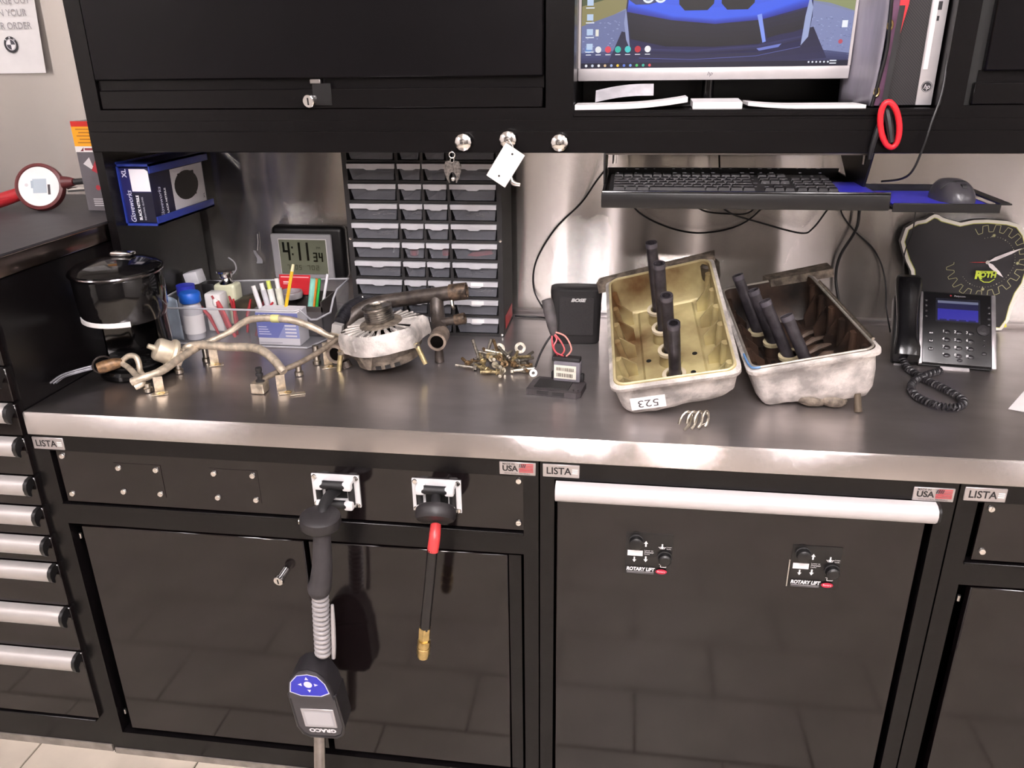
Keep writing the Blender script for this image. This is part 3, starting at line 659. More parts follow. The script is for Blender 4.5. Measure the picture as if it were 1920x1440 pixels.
MB().tube(R2, .0026, 6, closed=True).build('rim', BINR, bn, world=True)
MB().tube([(*q, ZT+.003) for q in base], .0022, 6, closed=True).build('foot_rim', BINR, bn, world=True)
MB().box((-.872, Y0+.002, ZT+.004), (-.8705, Y1-.004, .975)).build('divider', BINP, bn, world=True)
zb = ZT+.0035
def bottle(name, label, x, y, prof, capprof, body, capm, extra=None):
    o = thing(name, label, 'bottle', (x, y, zb)); MB().lathe(prof, 20).build('bottle_body', body, o); MB().lathe(capprof, 24).build('cap', capm, o)
    return o
FROST = mat('frosted_plastic', 'd5d4da', .35, var=.03, alpha=.8)
B1 = bottle('pill_bottle', 'frosted bottle with bright blue cap at the front of the bin', -1.035, .452, [(.021, 0), (.022, .004), (.024, .07), (.021, .085), (.017, .09), (.017, .094), (0, .094)], [(.0235, .091), (.025, .093), (.025, .112), (.022, .116), (0, .116)], FROST, mat('bright_blue_cap', '1f5fc4', .4))
MB().lathe([(.0246, .015), (.0246, .062)], 20, cap=False).build('label_band', STK, B1)
bottle('pill_bottle', 'frosted bottle with violet blue ribbed cap behind the first', -1.078, .512, [(.021, 0), (.022, .004), (.024, .075), (.020, .088), (.018, .09), (0, .09)], [(.021, .090), (.0225, .092), (.0222, .099), (.0212, .100), (.0222, .101), (.022, .116), (0, .117)], FROST, mat('violet_blue_cap', '3038b0', .4))
o = thing('dropper_bottle', 'small black bottle with a square white flip cap', 'bottle', (-1.055, .592, zb))
MB().box((-.018, -.018, 0), (.018, .018, .103), r=.005).build('bottle_body', BLKP, o)
MB().box((-.019, -.019, .104), (.019, .019, .137), Matrix.Rotation(-.22, 4, 'Y') @ Matrix.Translation((-.015, 0, .0)), r=.003).build('cap', mat('grey_white_cap', 'c9c8cc', .35, var=.05), o)
o = thing('perfume_bottle', 'cream coloured glass spray bottle with chrome collar', 'bottle', (-1.002, .578, zb))
CREAM = mat('cream_liquid_glass', 'd3d3b6', .15, var=.05)
MB().box((-.029, -.022, 0), (.029, .022, .106), r=.008, seg=3).build('bottle_body', CREAM, o)
MB().lathe([(.020, .105), (.012, .112), (.010, .118), (.016, .121), (.016, .130), (.018, .133), (.0225, .134), (.0225, .138), (0, .139)], 20).build('chrome_collar', CHROME, o)
MB().tube([(.018, 0, .128), (.028, .004, .14), (.026, .004, .158), (.012, .004, .170)], .0018, 6, smooth=5).build('spray_tube', mat('grey_tube', '8f8d92', .4), o)
o = one(MB().box((-.022, -.02, 0), (.022, .02, .098), r=.006), 'white_tub', 'plain white plastic tub between the blue cap and cream bottle', 'tub', WHITEP, (-1.006, .520, zb))
o = one(MB().grid(lambda u, v: (-1.108+u*.052+v*.0, .43+.012*math.sin(u*PI)*v-.004*v, zb+v*.112-.010*u*v), 8, 8), 'plastic_sleeve', 'pale blue clear sleeve standing at the left end of bin', 'sleeve', mat('pale_blue_sleeve', 'b9c8d8', .3, var=.12, vscale=25, alpha=.75), weld=False)
md = o.modifiers.new('t', 'SOLIDIFY'); md.thickness = .0015
# red picks in the middle compartment
REDT = mat('red_translucent', '9c1c24', .35, var=.1)
for k in range(7):
    x = -.985+k*.016; y = .47+.022*(k % 3); a = (k-3)*.16
    one(MB().tube([(0, 0, .004), (a*.04, .002, .05), (a*.11, .006, .088+.006*(k % 2))], [.003, .005, .0025], 8), 'red_pick', ['leftmost', 'second from the left', 'third from the left', 'middle', 'third from the right', 'second from the right', 'rightmost'][k]+' red plastic pick in the bin', 'pick', REDT, (x, y, zb), group='red picks in the bin')
one(MB().tube([(0, 0, .10), (.008, 0, .085), (.022, .002, .045), (.032, .004, .012)], [.007, .006, .005, .004], 10, smooth=3), 'tweezers', 'red tool with a white tip leaning on the bin front', 'tool', mat('pinkish_red', 'b8454a', .4), (-.955, .428, zb))
one(MB().sphere((0, 0, 0), .0075, 12, sc=(1, .9, 1.5)), 'white_tip', 'white rounded tip above the leaning red tool', 'tip', WHITEP, (-.957, .427, zb+.098))
one(MB().box((-.045, -.025, 0), (.045, .03, .06), r=.004), 'dark_pouch', 'dark olive pouch behind the red picks', 'pouch', mat('olive_film', '3b3528', .4, var=.25, vscale=50), (-.930, .575, zb+.018), (.0, -.35, 0))
# boxed part, markers, pencil, card and pens in the right compartment
ac = thing('part_carton', 'white and blue spark plug carton standing in the bin', 'carton', (-.805, .43, zb))
MB().box((-.052, -.012, 0), (.052, .045, .082), r=.001, seg=1).build('carton', mat('white_card', 'dedce2', .55, var=.02), ac)
P = Print(FR(-.052, -.0122, 0)); P.rect(0, .018, .104, .08, '5663b0'); P.poly([(.05, .018), (.104, .018), (.104, .052), (.07, .052)], '8f98cf'); P.text('ACDelco', .035, .069, .018, 'f2f1f8', shear=.25, bold=.02)
for q in range(4): P.rect(.004, .026+q*.006, .034-q*.003, .0285+q*.006, 'c8cbea')
for q in range(4): P.rect(.070, .022+q*.0085, .098, .026+q*.0085, 'eceaf4')
P.rect(.004, .005, .06, .008, 'b8b6c0'); P.build('carton_print', PR, ac)
for k, (x, a, c, n_) in enumerate(((-.866, .10, 'e4e3e6', 'white'), (-.852, .08, 'bfbec4', 'grey'), (-.842, .06, 'dfe0dd', 'off-white'), (-.828, .04, 'd6d7c8', 'cream'))):
    o = thing('marker_pen', ['white marker pen leaning at the left of the pen bundle', 'grey marker pen second in the bundle', 'off-white marker pen with yellow green end', 'thick cream marker pen beside the yellow pencil'][k], 'pen', (x+.012, .468+.006*k, zb+.02), (-.06, -a*2.4, 0), group='marker pens in the bin')
    MB().cyl((0, 0, 0), (0, 0, .10), .0058+.0008*k, n=12).build('barrel', mat('marker_'+n_.replace('-', '_'), c, .4), o)
    MB().cyl((0, 0, .10), (0, 0, .112+.004*k), .0052, n=12).build('end_cap', mat('lime_cap', 'c9d36a', .4) if k == 2 else WHITEP, o)
pe = thing('pencil', 'yellow wooden pencil standing in the bin', 'pencil', (-.803, .457, zb+.06))
d0, d1 = V((0, 0, 0)), V((.016, .05, .115))
MB().cyl(d0, d0+(d1-d0)*.86, .0042, n=6).build('shaft', mat('yellow_paint', 'e2b31c', .35), pe)
MB().cyl(d0+(d1-d0)*.86, d1, .0042, .0034, n=12).build('eraser_end', mat('pale_wood', 'd9cfa6', .6), pe)
cb = thing('divider_tray', 'dark brown plastic tray at the right end of the bin', 'tray', (-.77, .54, zb))
b = MB(); b.box((-.058, -.05, 0), (.050, .05, .003)); b.box((-.058, -.05, 0), (-.055, .05, .075)); b.box((.047, -.05, 0), (.050, .05, .088)); b.box((-.058, .047, 0), (.05, .05, .088)); b.box((-.058, -.05, 0), (.05, -.047, .075)); b.build('tray', mat('brown_grey_plastic', '3e3836', .45), cb)
cdn = one(MB().box((-.041, -.0006, 0), (.041, .0006, .05)), 'business_card', 'red business card standing under the digital clock', 'card', mat('red_card', 'c0202a', .45, var=.03), (-.822, .582, .972), (-.1, 0, 0))
P = Print(FR(-.041, -.0008, 0)); P.rect(.004, .043, .078, .0455, 'e9b6b6'); P.rect(.010, .030, .028, .033, 'f0dada'); P.rect(.010, .026, .022, .028, 'e9b6b6'); P.build('card_print', PR, cdn)
one(MB().lathe([(.030, 0), (.032, .012), (.030, .016), (.026, .016), (.025, .002), (0, .002)], 24), 'tape_roll', 'grey clear tape roll in front of the red card', 'tape', mat('clear_tape', '9d989b', .25, alpha=.85), (-.826, .556, .972))
for k, (c, dx, n_) in enumerate((('d9822b', 0, 'orange'), ('2fae4a', .008, 'green'), ('8fd0c0', -.008, 'mint'), ('eceaee', .024, 'white'))):
    one(MB().cyl((0, 0, 0), (.018+.006*(k == 3), .012, .105), .0036 if k != 2 else .008, n=10), 'pen', n_+' pen leaning in the right corner of the bin', 'pen', mat('pen_'+n_, c, .4), (-.772+dx, .548, zb+.022+.012*(k == 3)), group='pens in the bin corner')
# ------------------------------------------------------------------ fuel rail
fr = thing('fuel_rail', 'tan oxidised fuel rail with crossover pipes lying on the bench', 'fuel rail', (-.82, .22, ZT))
def B(mb, n, m, p=fr): return mb.build(n, m, p, world=True)
B(MB().tube([(-.991, .11, .914), (-.973, .118, .920), (-.945, .15, .926), (-.938, .20, .932), (-.933, .26, .934), (-.93, .30, .934)], .0085, 12, smooth=5), 'left_rail', RAILM)
B(MB().tube([(-.727, .145, .915), (-.709, .175, .920), (-.676, .22, .926), (-.645, .27, .937), (-.620, .315, .950)], .0062, 10, smooth=5), 'right_rail', mat('grey_brown_rail', '8e8172', .45, .5, var=.25, vscale=70))
B(MB().tube([(-.946, .235, .930), (-.949, .255, .939), (-.930, .268, .942), (-.89, .265, .943), (-.848, .258, .944), (-.79, .245, .949), (-.755, .225, .950), (-.722, .20, .942), (-.699, .18, .932), (-.688, .172, .924)], [.006, .007, .009, .0095, .0095, .0095, .0095, .0095, .009, .008], 12, smooth=5), 'lower_crossover', RAILM)
B(MB().tube([(-.936, .29, .934), (-.906, .30, .944), (-.875, .32, .957), (-.845, .33, .976), (-.819, .33, .986), (-.774, .33, .989), (-.725, .33, .985), (-.677, .33, .969), (-.651, .33, .954), (-.632, .328, .950)], [.006, .0065, .007, .008, .008, .008, .008, .008, .007, .0045], 12, smooth=5), 'upper_crossover', RAILM)
B(MB().cyl((-.775, .33, .9885), (-.757, .33, .9885), .0092, n=14), 'yellow_mark', mat('yellow_paint_mark', 'd3cf8c', .5))
B(MB().tube([(-1.05, .178, .934), (-1.035, .18, .944), (-1.020, .18, .943), (-1.012, .175, .930), (-1.005, .165, .915), (-.985, .155, .910), (-.965, .185, .917), (-.952, .215, .925), (-.945, .24, .930)], .0062, 10, smooth=5), 'return_loop', RAILM)
B(MB().tube([(-1.058, .176, .931), (-1.030, .162, .926), (-1.0, .14, .918), (-.978, .124, .914), (-.974, .117, .909), (-.985, .108, .904)], [.0055, .006, .0062, .0065, .007, .007], 10, smooth=5), 'feed_pipe', RAILM)
B(MB().tube([(-1.092, .150, .925), (-1.080, .158, .927), (-1.064, .168, .930), (-1.050, .177, .931)], [.011, .0135, .0125, .008], 12, smooth=3), 'brown_fitting', mat('rusty_brown', '7d5f42', .5, .3, var=.3, vscale=90))
B(MB().tube([(-1.098+.020*math.cos(a)*.6+.012, .160+.016*math.cos(a), .930+.018*math.sin(a)) for a in [i*PI/8 for i in range(16)]], .0022, 6, closed=True), 'wire_clip', mat('dark_wire', '3b3432', .4, .5))
for k, (dx, dz) in enumerate(((0, 0), (-.004, .004), (.004, -.002))):
    B(MB().tube([(-1.100, .150, .927+dz), (-1.122, .128, .925+dz), (-1.140, .105+dx, .9225+dz), (-1.150, .085+dx*2, .914+dz)], .0022, 6, smooth=4), 'wire', mat('grey_wire', '6b6a70', .3, .3))
# pressure regulator can
M = look((-.962, .235, .929), (-.996, .205, .957)) @ Matrix.Scale(1.3, 4)
B(MB().lathe([(.010, -.012), (.014, -.006), (.014, 0), (.024, .003), (.0255, .007), (.024, .011), (.020, .012), (.0195, .030), (.017, .034), (.006, .036), (.005, .037), (.004, .047), (0, .048)], 24, M), 'pressure_regulator', mat('regulator_cream', 'd8cbb4', .4, .4, var=.08))
B(MB().box((-.020, -.012, -.010), (.016, .012, .001), M), 'regulator_bracket', RAILM)
# bracket feet and injector cups
FOOT = mat('zinc_foot', 'c4b8a4', .35, .8, var=.15, vscale=100)
def foot(x, y, zr, dx, dy):
    b = MB(); b.box((-.009, -.0012, .001), (.009, .0012, zr-ZT), Matrix.Translation((x, y, ZT)) @ Matrix.Rotation(.5, 4, 'Z'))
    b.box((-.016, -.008, .0005), (.016, .009, .003), Matrix.Translation((x+dx, y+dy, ZT)) @ Matrix.Rotation(.5, 4, 'Z'), r=.0008, seg=1); f_ = B(b, 'bracket_foot', FOOT)
    MB().lathe([(.005, .003), (.0075, .0032), (.0075, .0042), (.005, .0042), (.005, .003)], 14, Matrix.Translation((x+dx+.004, y+dy-.002, ZT)), cap=False).build('grommet', BRASS, f_, world=True)
foot(-.938, .118, .925, .006, -.010); foot(-.903, .285, .935, .006, -.005); foot(-.690, .155, .925, .016, -.012); foot(-.644, .305, .945, .006, -.012)
def cup(x, y, zr, n='injector_cup', m=ZINC):
    B(MB().lathe([(.0075, .001), (.0095, .002), (.0095, .010), (.0065, .012), (.0065, zr-ZT)], 16, Matrix.Translation((x, y, ZT))), n, m)
cup(-.963, .118, .91); cup(-.955, .225, .925); cup(-.930, .300, .93); cup(-.686, .240, .92); cup(-.690, .35, .92); cup(-.672, .31, .935)
b = MB(); b.box((-.013, -.010, .001), (.013, .010, .022), r=.003); b.m = None
o = MB().box((-.745, .128, ZT+.001), (-.716, .158, ZT+.024), r=.003); B(o, 'end_block', FOOT)
B(MB().lathe([(.007, .022), (.009, .024), (.009, .027), (.005, .029), (.005, .036), (.0075, .037), (.0075, .041), (.005, .043), (.0065, .048), (.0065, .054), (0, .055)], 16, Matrix.Translation((-.728, .143, ZT))), 'test_port', BLKM)
B(MB().box((-.665, .128, ZT+.0005), (-.635, .142, ZT+.003), Matrix.Translation((-.66, .14, 0)) @ Matrix.Rotation(.4, 4, 'Z') @ Matrix.Translation((.66, -.14, 0)), r=.0008, seg=1), 'tab', FOOT)

# ------------------------------------------------------------------ coolant pipe assembly
PIPE = mat('dark_coolant_pipe', '4a423d', .42, .35, var=.25, vscale=50, bump=.15, bscale=200)
BORE_SHADE = mat('painted_bore_shade', '070504', .9, spec=.05)  # near-black disc in each open pipe end paints the shade inside it
cp = thing('coolant_pipe', 'dark curved coolant pipe with open branch ends behind the alternator', 'pipe', (-.5, .42, ZT))
def B2(mb, n, m=PIPE): return mb.build(n, m, cp, world=True)
B2(MB().tube([(-.606, .345, .922), (-.628, .375, .938), (-.622, .41, .965), (-.592, .43, .988), (-.55, .44, 1.000), (-.50, .445, 1.008), (-.44, .445, 1.018), (-.378, .445, 1.027)], [.017, .0175, .0175, .0175, .0175, .017, .017, .017], 16, smooth=6), 'main_pipe')
B2(MB().pipe((-.392, .445, 1.0255), (-.352, .445, 1.031), .0195, .015), 'end_collar', mat('rusty_collar', '5a4a3c', .5, .4, var=.4, vscale=80))
B2(MB().tube([(-.424, .445, 1.018), (-.420, .43, .985), (-.411, .405, .958), (-.403, .375, .947)], [.016, .0165, .018, .019], 16, smooth=5), 'branch')
B2(MB().lathe([(0, .003), (.0149, .003)], 20, look((-.400, .33, .9455), (-.403, .385, .9465)), cap=False), 'bore_shade_disc', BORE_SHADE)
b = MB().pipe((-.400, .33, .9455), (-.403, .385, .9465), .0205, .0150); B2(b, 'branch_outlet', mat('machined_end', '8d7f73', .45, .5, var=.2, vscale=60))
B2(MB().cyl((-.402, .355, .9295), (-.402, .355, ZT+.001), .009, .011, n=12), 'branch_stand')
B2(MB().cyl((-.411, .405, .965), (-.372, .405, .974), .0095, n=14), 'side_nipple'); B2(MB().pipe((-.374, .405, .9735), (-.350, .405, .979), .0125, .008), 'side_collar', MATS['rusty_collar'])
B2(MB().tube([(-.385, .43, 1.012), (-.382, .425, 1.0), (-.378, .42, .996)], .004, 8), 'bracket_bolt', ZINC)
B2(MB().lathe([(0, .003), (.0149, .003)], 20, look((-.618, .285, .925), (-.609, .35, .922)), cap=False), 'bore_shade_disc', BORE_SHADE)
b = MB().pipe((-.618, .285, .925), (-.609, .35, .922), .0215, .0150); B2(b, 'left_outlet', MATS['machined_end'])
B2(MB().box((-.650, .318, .905), (-.588, .328, .948), r=.006), 'flange', MATS['machined_end'])
B2(MB().cyl((-.603, .30, .905), (-.598, .30, ZT+.001), .010, .012, n=12), 'left_stand')
# wrapped electrical connector behind the rail
cn = thing('wiring_connector', 'grey plug with a black taped wiring loom beside the alternator', 'connector', (-.63, .39, ZT))
MB().box((-.012, -.010, 0), (.012, .010, .024), Matrix.Translation((-.634, .352, .950)) @ Matrix.Rotation(.2, 4, 'Y'), r=.002).build('plug', mat('grey_plug', 'a39f9c', .4), cn, world=True)
MB().box((-.015, -.012, -.004), (.015, .012, .004), Matrix.Translation((-.632, .352, .950)) @ Matrix.Rotation(.2, 4, 'Y'), r=.002).build('plug_base', FOOT, cn, world=True)
MB().tube([(-.632, .365, .973), (-.634, .40, .975), (-.628, .44, .980), (-.612, .475, .985), (-.600, .505, .985)], [.012, .018, .021, .020, .014], 14, smooth=5).build('taped_loom', mat('wrinkled_black_tape', '1c1b20', .3, var=.1, bump=.6, bscale=90), cn, world=True)
MB().tube([(-.640, .38, .96), (-.655, .40, .93), (-.645, .43, ZT+.006), (-.62, .46, ZT+.006)], .0055, 8, smooth=5).build('loom_tail', BLKM, cn, world=True)
MB().sphere((-.607, .465, 1.004), .003, 8).build('loom_pin', CHROME, cn, world=True)

# ------------------------------------------------------------------ alternator
al = thing('alternator', 'pale cast alternator with grooved pulley standing face up', 'alternator', (-.505, .325, ZT+.005), (math.radians(5), math.radians(-8), math.radians(-15)))
def ring(mb, r0, r1, z0, z1, n=40): return mb.lathe([(r0, z0), (r1, z0), (r1, z1), (r0, z1), (r0, z0)], n, cap=False)
MB().lathe([(.055, .010), (.070, .014), (.073, .034), (.073, .040), (0, .040)], 40).build('rear_cover', CASTD, al)
MB().lathe([(.078, .036), (.079, .040), (.079, .052), (.078, .055), (.05, .055), (.05, .036), (.078, .036)], 44, cap=False).build('stator', mat('stator_laminations', '5d554c', .5, .5, var=.2, vscale=90, bump=.3, bscale=400), al)
# front housing: irregular outline with ears, tapering up
def outline(s=1., dz=0):
    pts = []
    for i in range(48):
        a = 2*PI*i/48; r = .087
        for c, w, h in ((-2.55, .22, .013), (-.35, .22, .013), (.55, .16, .016), (2.7, .2, .010)):
            d = (a-c+PI) % (2*PI)-PI; r += h*math.exp(-(d/w)**2)
        pts.append((r*s*math.cos(a), r*s*math.sin(a)))
    return pts
b = MB(); rings = [(outline(.985), .050), (outline(1.), .054), (outline(1.), .078), (outline(.97), .088), (outline(.90), .094)]
vs = []; fs = []
for pts, z in rings: vs += [(x, y, z) for x, y in pts]
for j in range(len(rings)-1):
    for i in range(48): fs.append((j*48+i, j*48+(i+1) % 48, (j+1)*48+(i+1) % 48, (j+1)*48+i))
n0 = len(vs); vs += [(.046*math.cos(2*PI*i/48), .046*math.sin(2*PI*i/48), .095) for i in range(48)]
k0 = (len(rings)-1)*48
# vent slots: every second segment between outer ring and hub left open in two arcs
for i in range(48):
    a = 2*PI*i/48; 
    slot = (i % 2 == 0) and (3.4 < a < 6.1 or .3 < a < 1.6)
    if not slot: fs.append((k0+i, k0+(i+1) % 48, n0+(i+1) % 48, n0+i))
fs.append(tuple(reversed(range(48))))
b.add(vs, fs); hs = b.build('front_housing', CAST, al)
MB().lathe([(.0, .070), (.075, .070), (.075, .060)], 40, cap=False).build('rotor_fan', mat('dark_fan', '2d2825', .7, .2, var=.2), al)  # mottled dark disc below the vent slots
for i in range(48):
    a = 2*PI*(i+.5+.5)/48
    if (3.4 < a < 6.1 or .3 < a < 1.6) and i % 2 == 1:
        MB().box((.048, -.0022, .086), (.080, .0022, .0965), Matrix.Rotation(a-PI/48, 4, 'Z'), r=.001, seg=1).build('vent_rib', CAST, al)
MB().lathe([(.047, .094), (.046, .099), (.030, .101), (.022, .104), (0, .104)], 36).build('hub', CASTD, al)
gp = [(.024, .100), (.030, .101)]
for q in range(5): gp += [(.0318, .105+q*.0048), (.0290, .1074+q*.0048)]
gp += [(.0318, .129), (.0328, .131), (.0328, .135), (.0300, .136), (.028, .1325), (.013, .132), (0, .132)]
pu = MB().lathe(gp, 40).build('pulley', mat('worn_pulley_steel', '8a847d', .3, .9, var=.25, vscale=60), al)
MB().lathe([(.013, .132), (.013, .1375), (.010, .139), (.008, .136), (0, .136)], 6).build('pulley_nut', ZINC, pu)
for k, (a, r) in enumerate(((-2.45, .099), (-.30, .099))):
    c = V((r*math.cos(a), r*math.sin(a), 0)); lean = V((.10*math.cos(a), .10*math.sin(a), 0))
    bo = MB().cyl(c+V((0, 0, .058)), c+lean*.16+V((0, 0, .012)), .0055, n=12).build('mounting_bolt', mat('yellow_zinc', 'c3b489', .35, .8, var=.15, vscale=90), al)
    MB().lathe([(.0085, 0), (.0085, .008), (0, .009)], 6, Matrix.Translation(c+V((0, 0, .050)))).build('bolt_head', ZINC, bo)
MB().prism([(-.022, .052), (.018, .052), (.004, .018), (-.004, .018)], .070, .079, Matrix.Rotation(-1.62, 4, 'Z') @ frame((0, 0, 0), (0, 1, 0), (0, 0, 1))).build('cooling_fin', CASTD, al)
MB().box((.062, -.013, .062), (.090, .013, .088), Matrix.Rotation(-1.95, 4, 'Z'), r=.003).build('casting_boss', CAST, al)
for q in range(3): MB().box((.0735, -.006, .016), (.0755, .006, .024), Matrix.Rotation(-1.35+q*.28, 4, 'Z')).build('rear_vent', GAP, al)

# ------------------------------------------------------------------ heap of used bolts
BOLTM = [mat('bolt_yellow_zinc', 'b3a27c', .38, .8, var=.25, vscale=160), mat('bolt_grey', '8f897f', .4, .85, var=.25, vscale=160), mat('bolt_brown', '7b6448', .5, .6, var=.3, vscale=160), mat('bolt_bright', 'c9c2b0', .3, .85, var=.15, vscale=160)]
bolt_src = []
for k, m in enumerate(BOLTM):
    Ls = (.036, .042, .030, .046)[k]
    o = thing('bolt', 'x', 'bolt'); MB().cyl((0, 0, 0), (0, 0, Ls), .0036, n=10).build('shank', m, o)
    MB().lathe([(.0052, -.0058), (.0056, -.0050), (.0056, 0)], 6).build('head', m, o); MB().lathe([(.0070, -.0002), (.0076, .0008), (.0070, .0016)], 14).build('flange', m, o)
    bolt_src.append(o)
random.seed(21)
cbx, cby = -.262, .335
names = ['yellow zinc', 'grey', 'brownish', 'bright']
used = [False]*4
spots = []
for i in range(40):
    ring_ = i/40; a = i*2.39996; r = .058*math.sqrt(ring_); lay = 0 if i > 18 else (1 if i > 7 else 2)
    spots.append((cbx+r*1.25*math.cos(a), cby+r*.85*math.sin(a), ZT+.0080+lay*.0095))
sides = ['at the left rim', 'near the front', 'in the middle', 'at the back', 'at the right rim']
for i, (x, y, z) in enumerate(spots):
    k = i % 4; o = bolt_src[k] if not used[k] else dup(bolt_src[k]); used[k] = True
    up = i in (6, 9, 17)
    tilt = random.uniform(-.35, .35) if not up else 1.25
    az = random.uniform(0, 2*PI)
    o.rotation_mode = 'XYZ'; o.rotation_euler = (0, PI/2-abs(tilt) if z > ZT+.012 or up else PI/2-.09, az)
    o.location = (x, y, z+(.004 if up else 0))
    pos = 'upper layer' if z > ZT+.012 else 'bottom layer'
    where = 'left' if x < cbx-.03 else 'right' if x > cbx+.03 else 'middle'; fb = 'front' if y < cby-.015 else 'back' if y > cby+.015 else 'centre'
    tag(o, f'{names[k]} bolt {"standing" if up else "lying"} in the heap, {where} {fb}, {pos}, head {["right","back","left","front"][int(((az+PI) % (2*PI)+PI/4)//(PI/2)) % 4]}', 'bolt', 'used bolts heaped on the bench')
for k, (x, y, z) in enumerate(((-.268, .372, .920), (-.222, .378, .922))):
    one(MB().lathe([(.006, -.0008), (.0125, -.0008), (.0125, .0008), (.006, .0008), (.006, -.0008)], 20, cap=False), 'washer', ['bright washer standing at the back middle of the heap', 'bright washer standing at the back right of the heap'][k], 'washer', BOLTM[1], (x, y, z), (1.2, .2, .1), group='used bolts heaped on the bench')

# ------------------------------------------------------------------ small control module with wires
cmn = thing('control_module', 'small grey control module on a flat black base with taped wires', 'module', (-.125, .215, ZT))
Mz = Matrix.Translation((-.127, .213, ZT)) @ Matrix.Rotation(math.radians(-9), 4, 'Z')
b = MB(); b.prism([(-.054, -.032), (.048, -.032), (.056, -.022), (.056, .03), (.046, .040), (-.046, .040), (-.054, .02)], .0005, .013, Mz); pl = b.build('base_plate', mat('dusty_black_plastic', '3a3537', .55, var=.15, vscale=60), cmn, world=True)
MB().box((-.042, -.020, .013), (.030, .026, .0145), Mz, r=.0006, seg=1).build('base_recess', BLKM, pl, world=True)
for dx in (-.020, .012): MB().box((dx-.012, -.0335, .004), (dx+.012, -.032, .011), Mz).build('latch', BLKM, pl, world=True)
MB().lathe([(.006, .013), (.006, .017), (.003, .018), (0, .018)], 14, Mz @ Matrix.Translation((.045, -.018, 0))).build('stud', MATS['dusty_black_plastic'], pl, world=True)
MB().box((-.012, .022, .0135), (.044, .044, .056), Mz, r=.003).build('module_body', mat('grey_module', '77737a', .4), cmn, world=True)
MB().box((-.018, .028, .014), (.050, .040, .030), Mz, r=.002).build('bracket', BLKM, cmn, world=True)
MB().box((-.016, .026, .054), (.042, .046, .064), Mz, r=.002).build('connector', BLKM, cmn, world=True)
P = Print(Mz @ FR(-.010, .0218, .020)); P.rect(0, 0, .046, .029, 'e4dfd0')
random.seed(3)
for row in range(2):
    x = .005
    while x < .040: w_ = random.choice((.0007, .0012, .0018)); P.rect(x, .004+row*.014, x+w_, .012+row*.013, '5c564c'); x += w_+random.choice((.0008, .0014))
P.build('barcode_label', PR, cmn, world=True)
for k, (c, pts) in enumerate((('c04a50', [(-.006, .036, .064), (-.016, .04, .080), (-.012, .05, .094), (-.022, .055, .105)]), ('c8585a', [(.0, .036, .064), (.008, .036, .078), (-.004, .046, .094), (-.021, .055, .106)]), ('d98f86', [(.012, .036, .064), (.022, .038, .080), (.006, .05, .102), (-.020, .055, .108)]), ('b8404a', [(.006, .036, .064), (-.010, .030, .074), (-.020, .044, .088), (-.023, .055, .104)]))):
    MB().tube([Mz @ V(p) for p in pts], .0018, 6, smooth=5).build('red_wire', mat('wire_red_%s' % 'abcd'[k], c, .4), cmn, world=True)
MB().tube([Mz @ V(p) for p in [(-.020, .056, .100), (-.024, .060, .120), (-.032, .066, .150), (-.038, .068, .172)]], [.006, .011, .013, .011], 10, smooth=4).build('taped_loom', mat('grey_cloth_tape', '4a4647', .6, var=.15, vscale=60), cmn, world=True)
MB().tube([Mz @ V(p) for p in [(-.023, .056, .102), (-.034, .05, .085), (-.046, .045, .060), (-.055, .040, .032)]], .0022, 6, smooth=5).build('ground_lead', BLKM, cmn, world=True)
Mr = Mz @ Matrix.Translation((-.058, .036, .020)) @ Matrix.Rotation(.9, 4, 'X')
MB().lathe([(.0035, -.001), (.0085, -.001), (.0085, .001), (.0035, .001), (.0035, -.001)], 18, Mr, cap=False).build('ring_terminal', WHITEP, cmn, world=True)

# ------------------------------------------------------------------ speaker
sp = thing('speaker', 'small black rectangular speaker standing against the steel wall', 'speaker', (-.108, .532, ZT), (0, 0, math.radians(3)))
b = MB(); n = 36
def se(hw, hd, z, p=4.5):
    r = []
    for i in range(n):
        a = 2*PI*i/n; c, s_ = math.cos(a), math.sin(a); r.append((hw*math.copysign(abs(c)**(2/p), c), hd*math.copysign(abs(s_)**(2/p), s_), z))
    return r
vs = []; lev = [(.052, .026, .0005), (.056, .030, .006), (.0575, .031, .06), (.060, .033, .125), (.0595, .033, .131), (.057, .031, .133)]
for a in lev: vs += se(*a)
fs = [(j*n+i, j*n+(i+1) % n, (j+1)*n+(i+1) % n, (j+1)*n+i) for j in range(len(lev)-1) for i in range(n)]+[tuple(reversed(range(n))), tuple(range((len(lev)-1)*n, len(lev)*n))]
MB().add(vs, fs).build('cabinet', BLKM, sp)
MB().box((-.040, -.0350, .024), (.042, -.029, .118), r=.002, seg=1).build('grille', mat('speaker_grille', '2b2829', .75, var=.25, vscale=900, bump=.4, bscale=1500), sp)
MB().lathe([(.0, .1335), (.040, .1335), (.044, .1325)], 30, Matrix.Diagonal((1.1, .5, 1, 1)), cap=False).build('button_panel', RUB, sp)
P = Print(FR(-.005, -.0352, .110)); P.text('BOSE', .009, 0, .0105, 'c9c7c6', bold=.06, shear=.3, sx=1.3); P.build('logo', PR, sp)
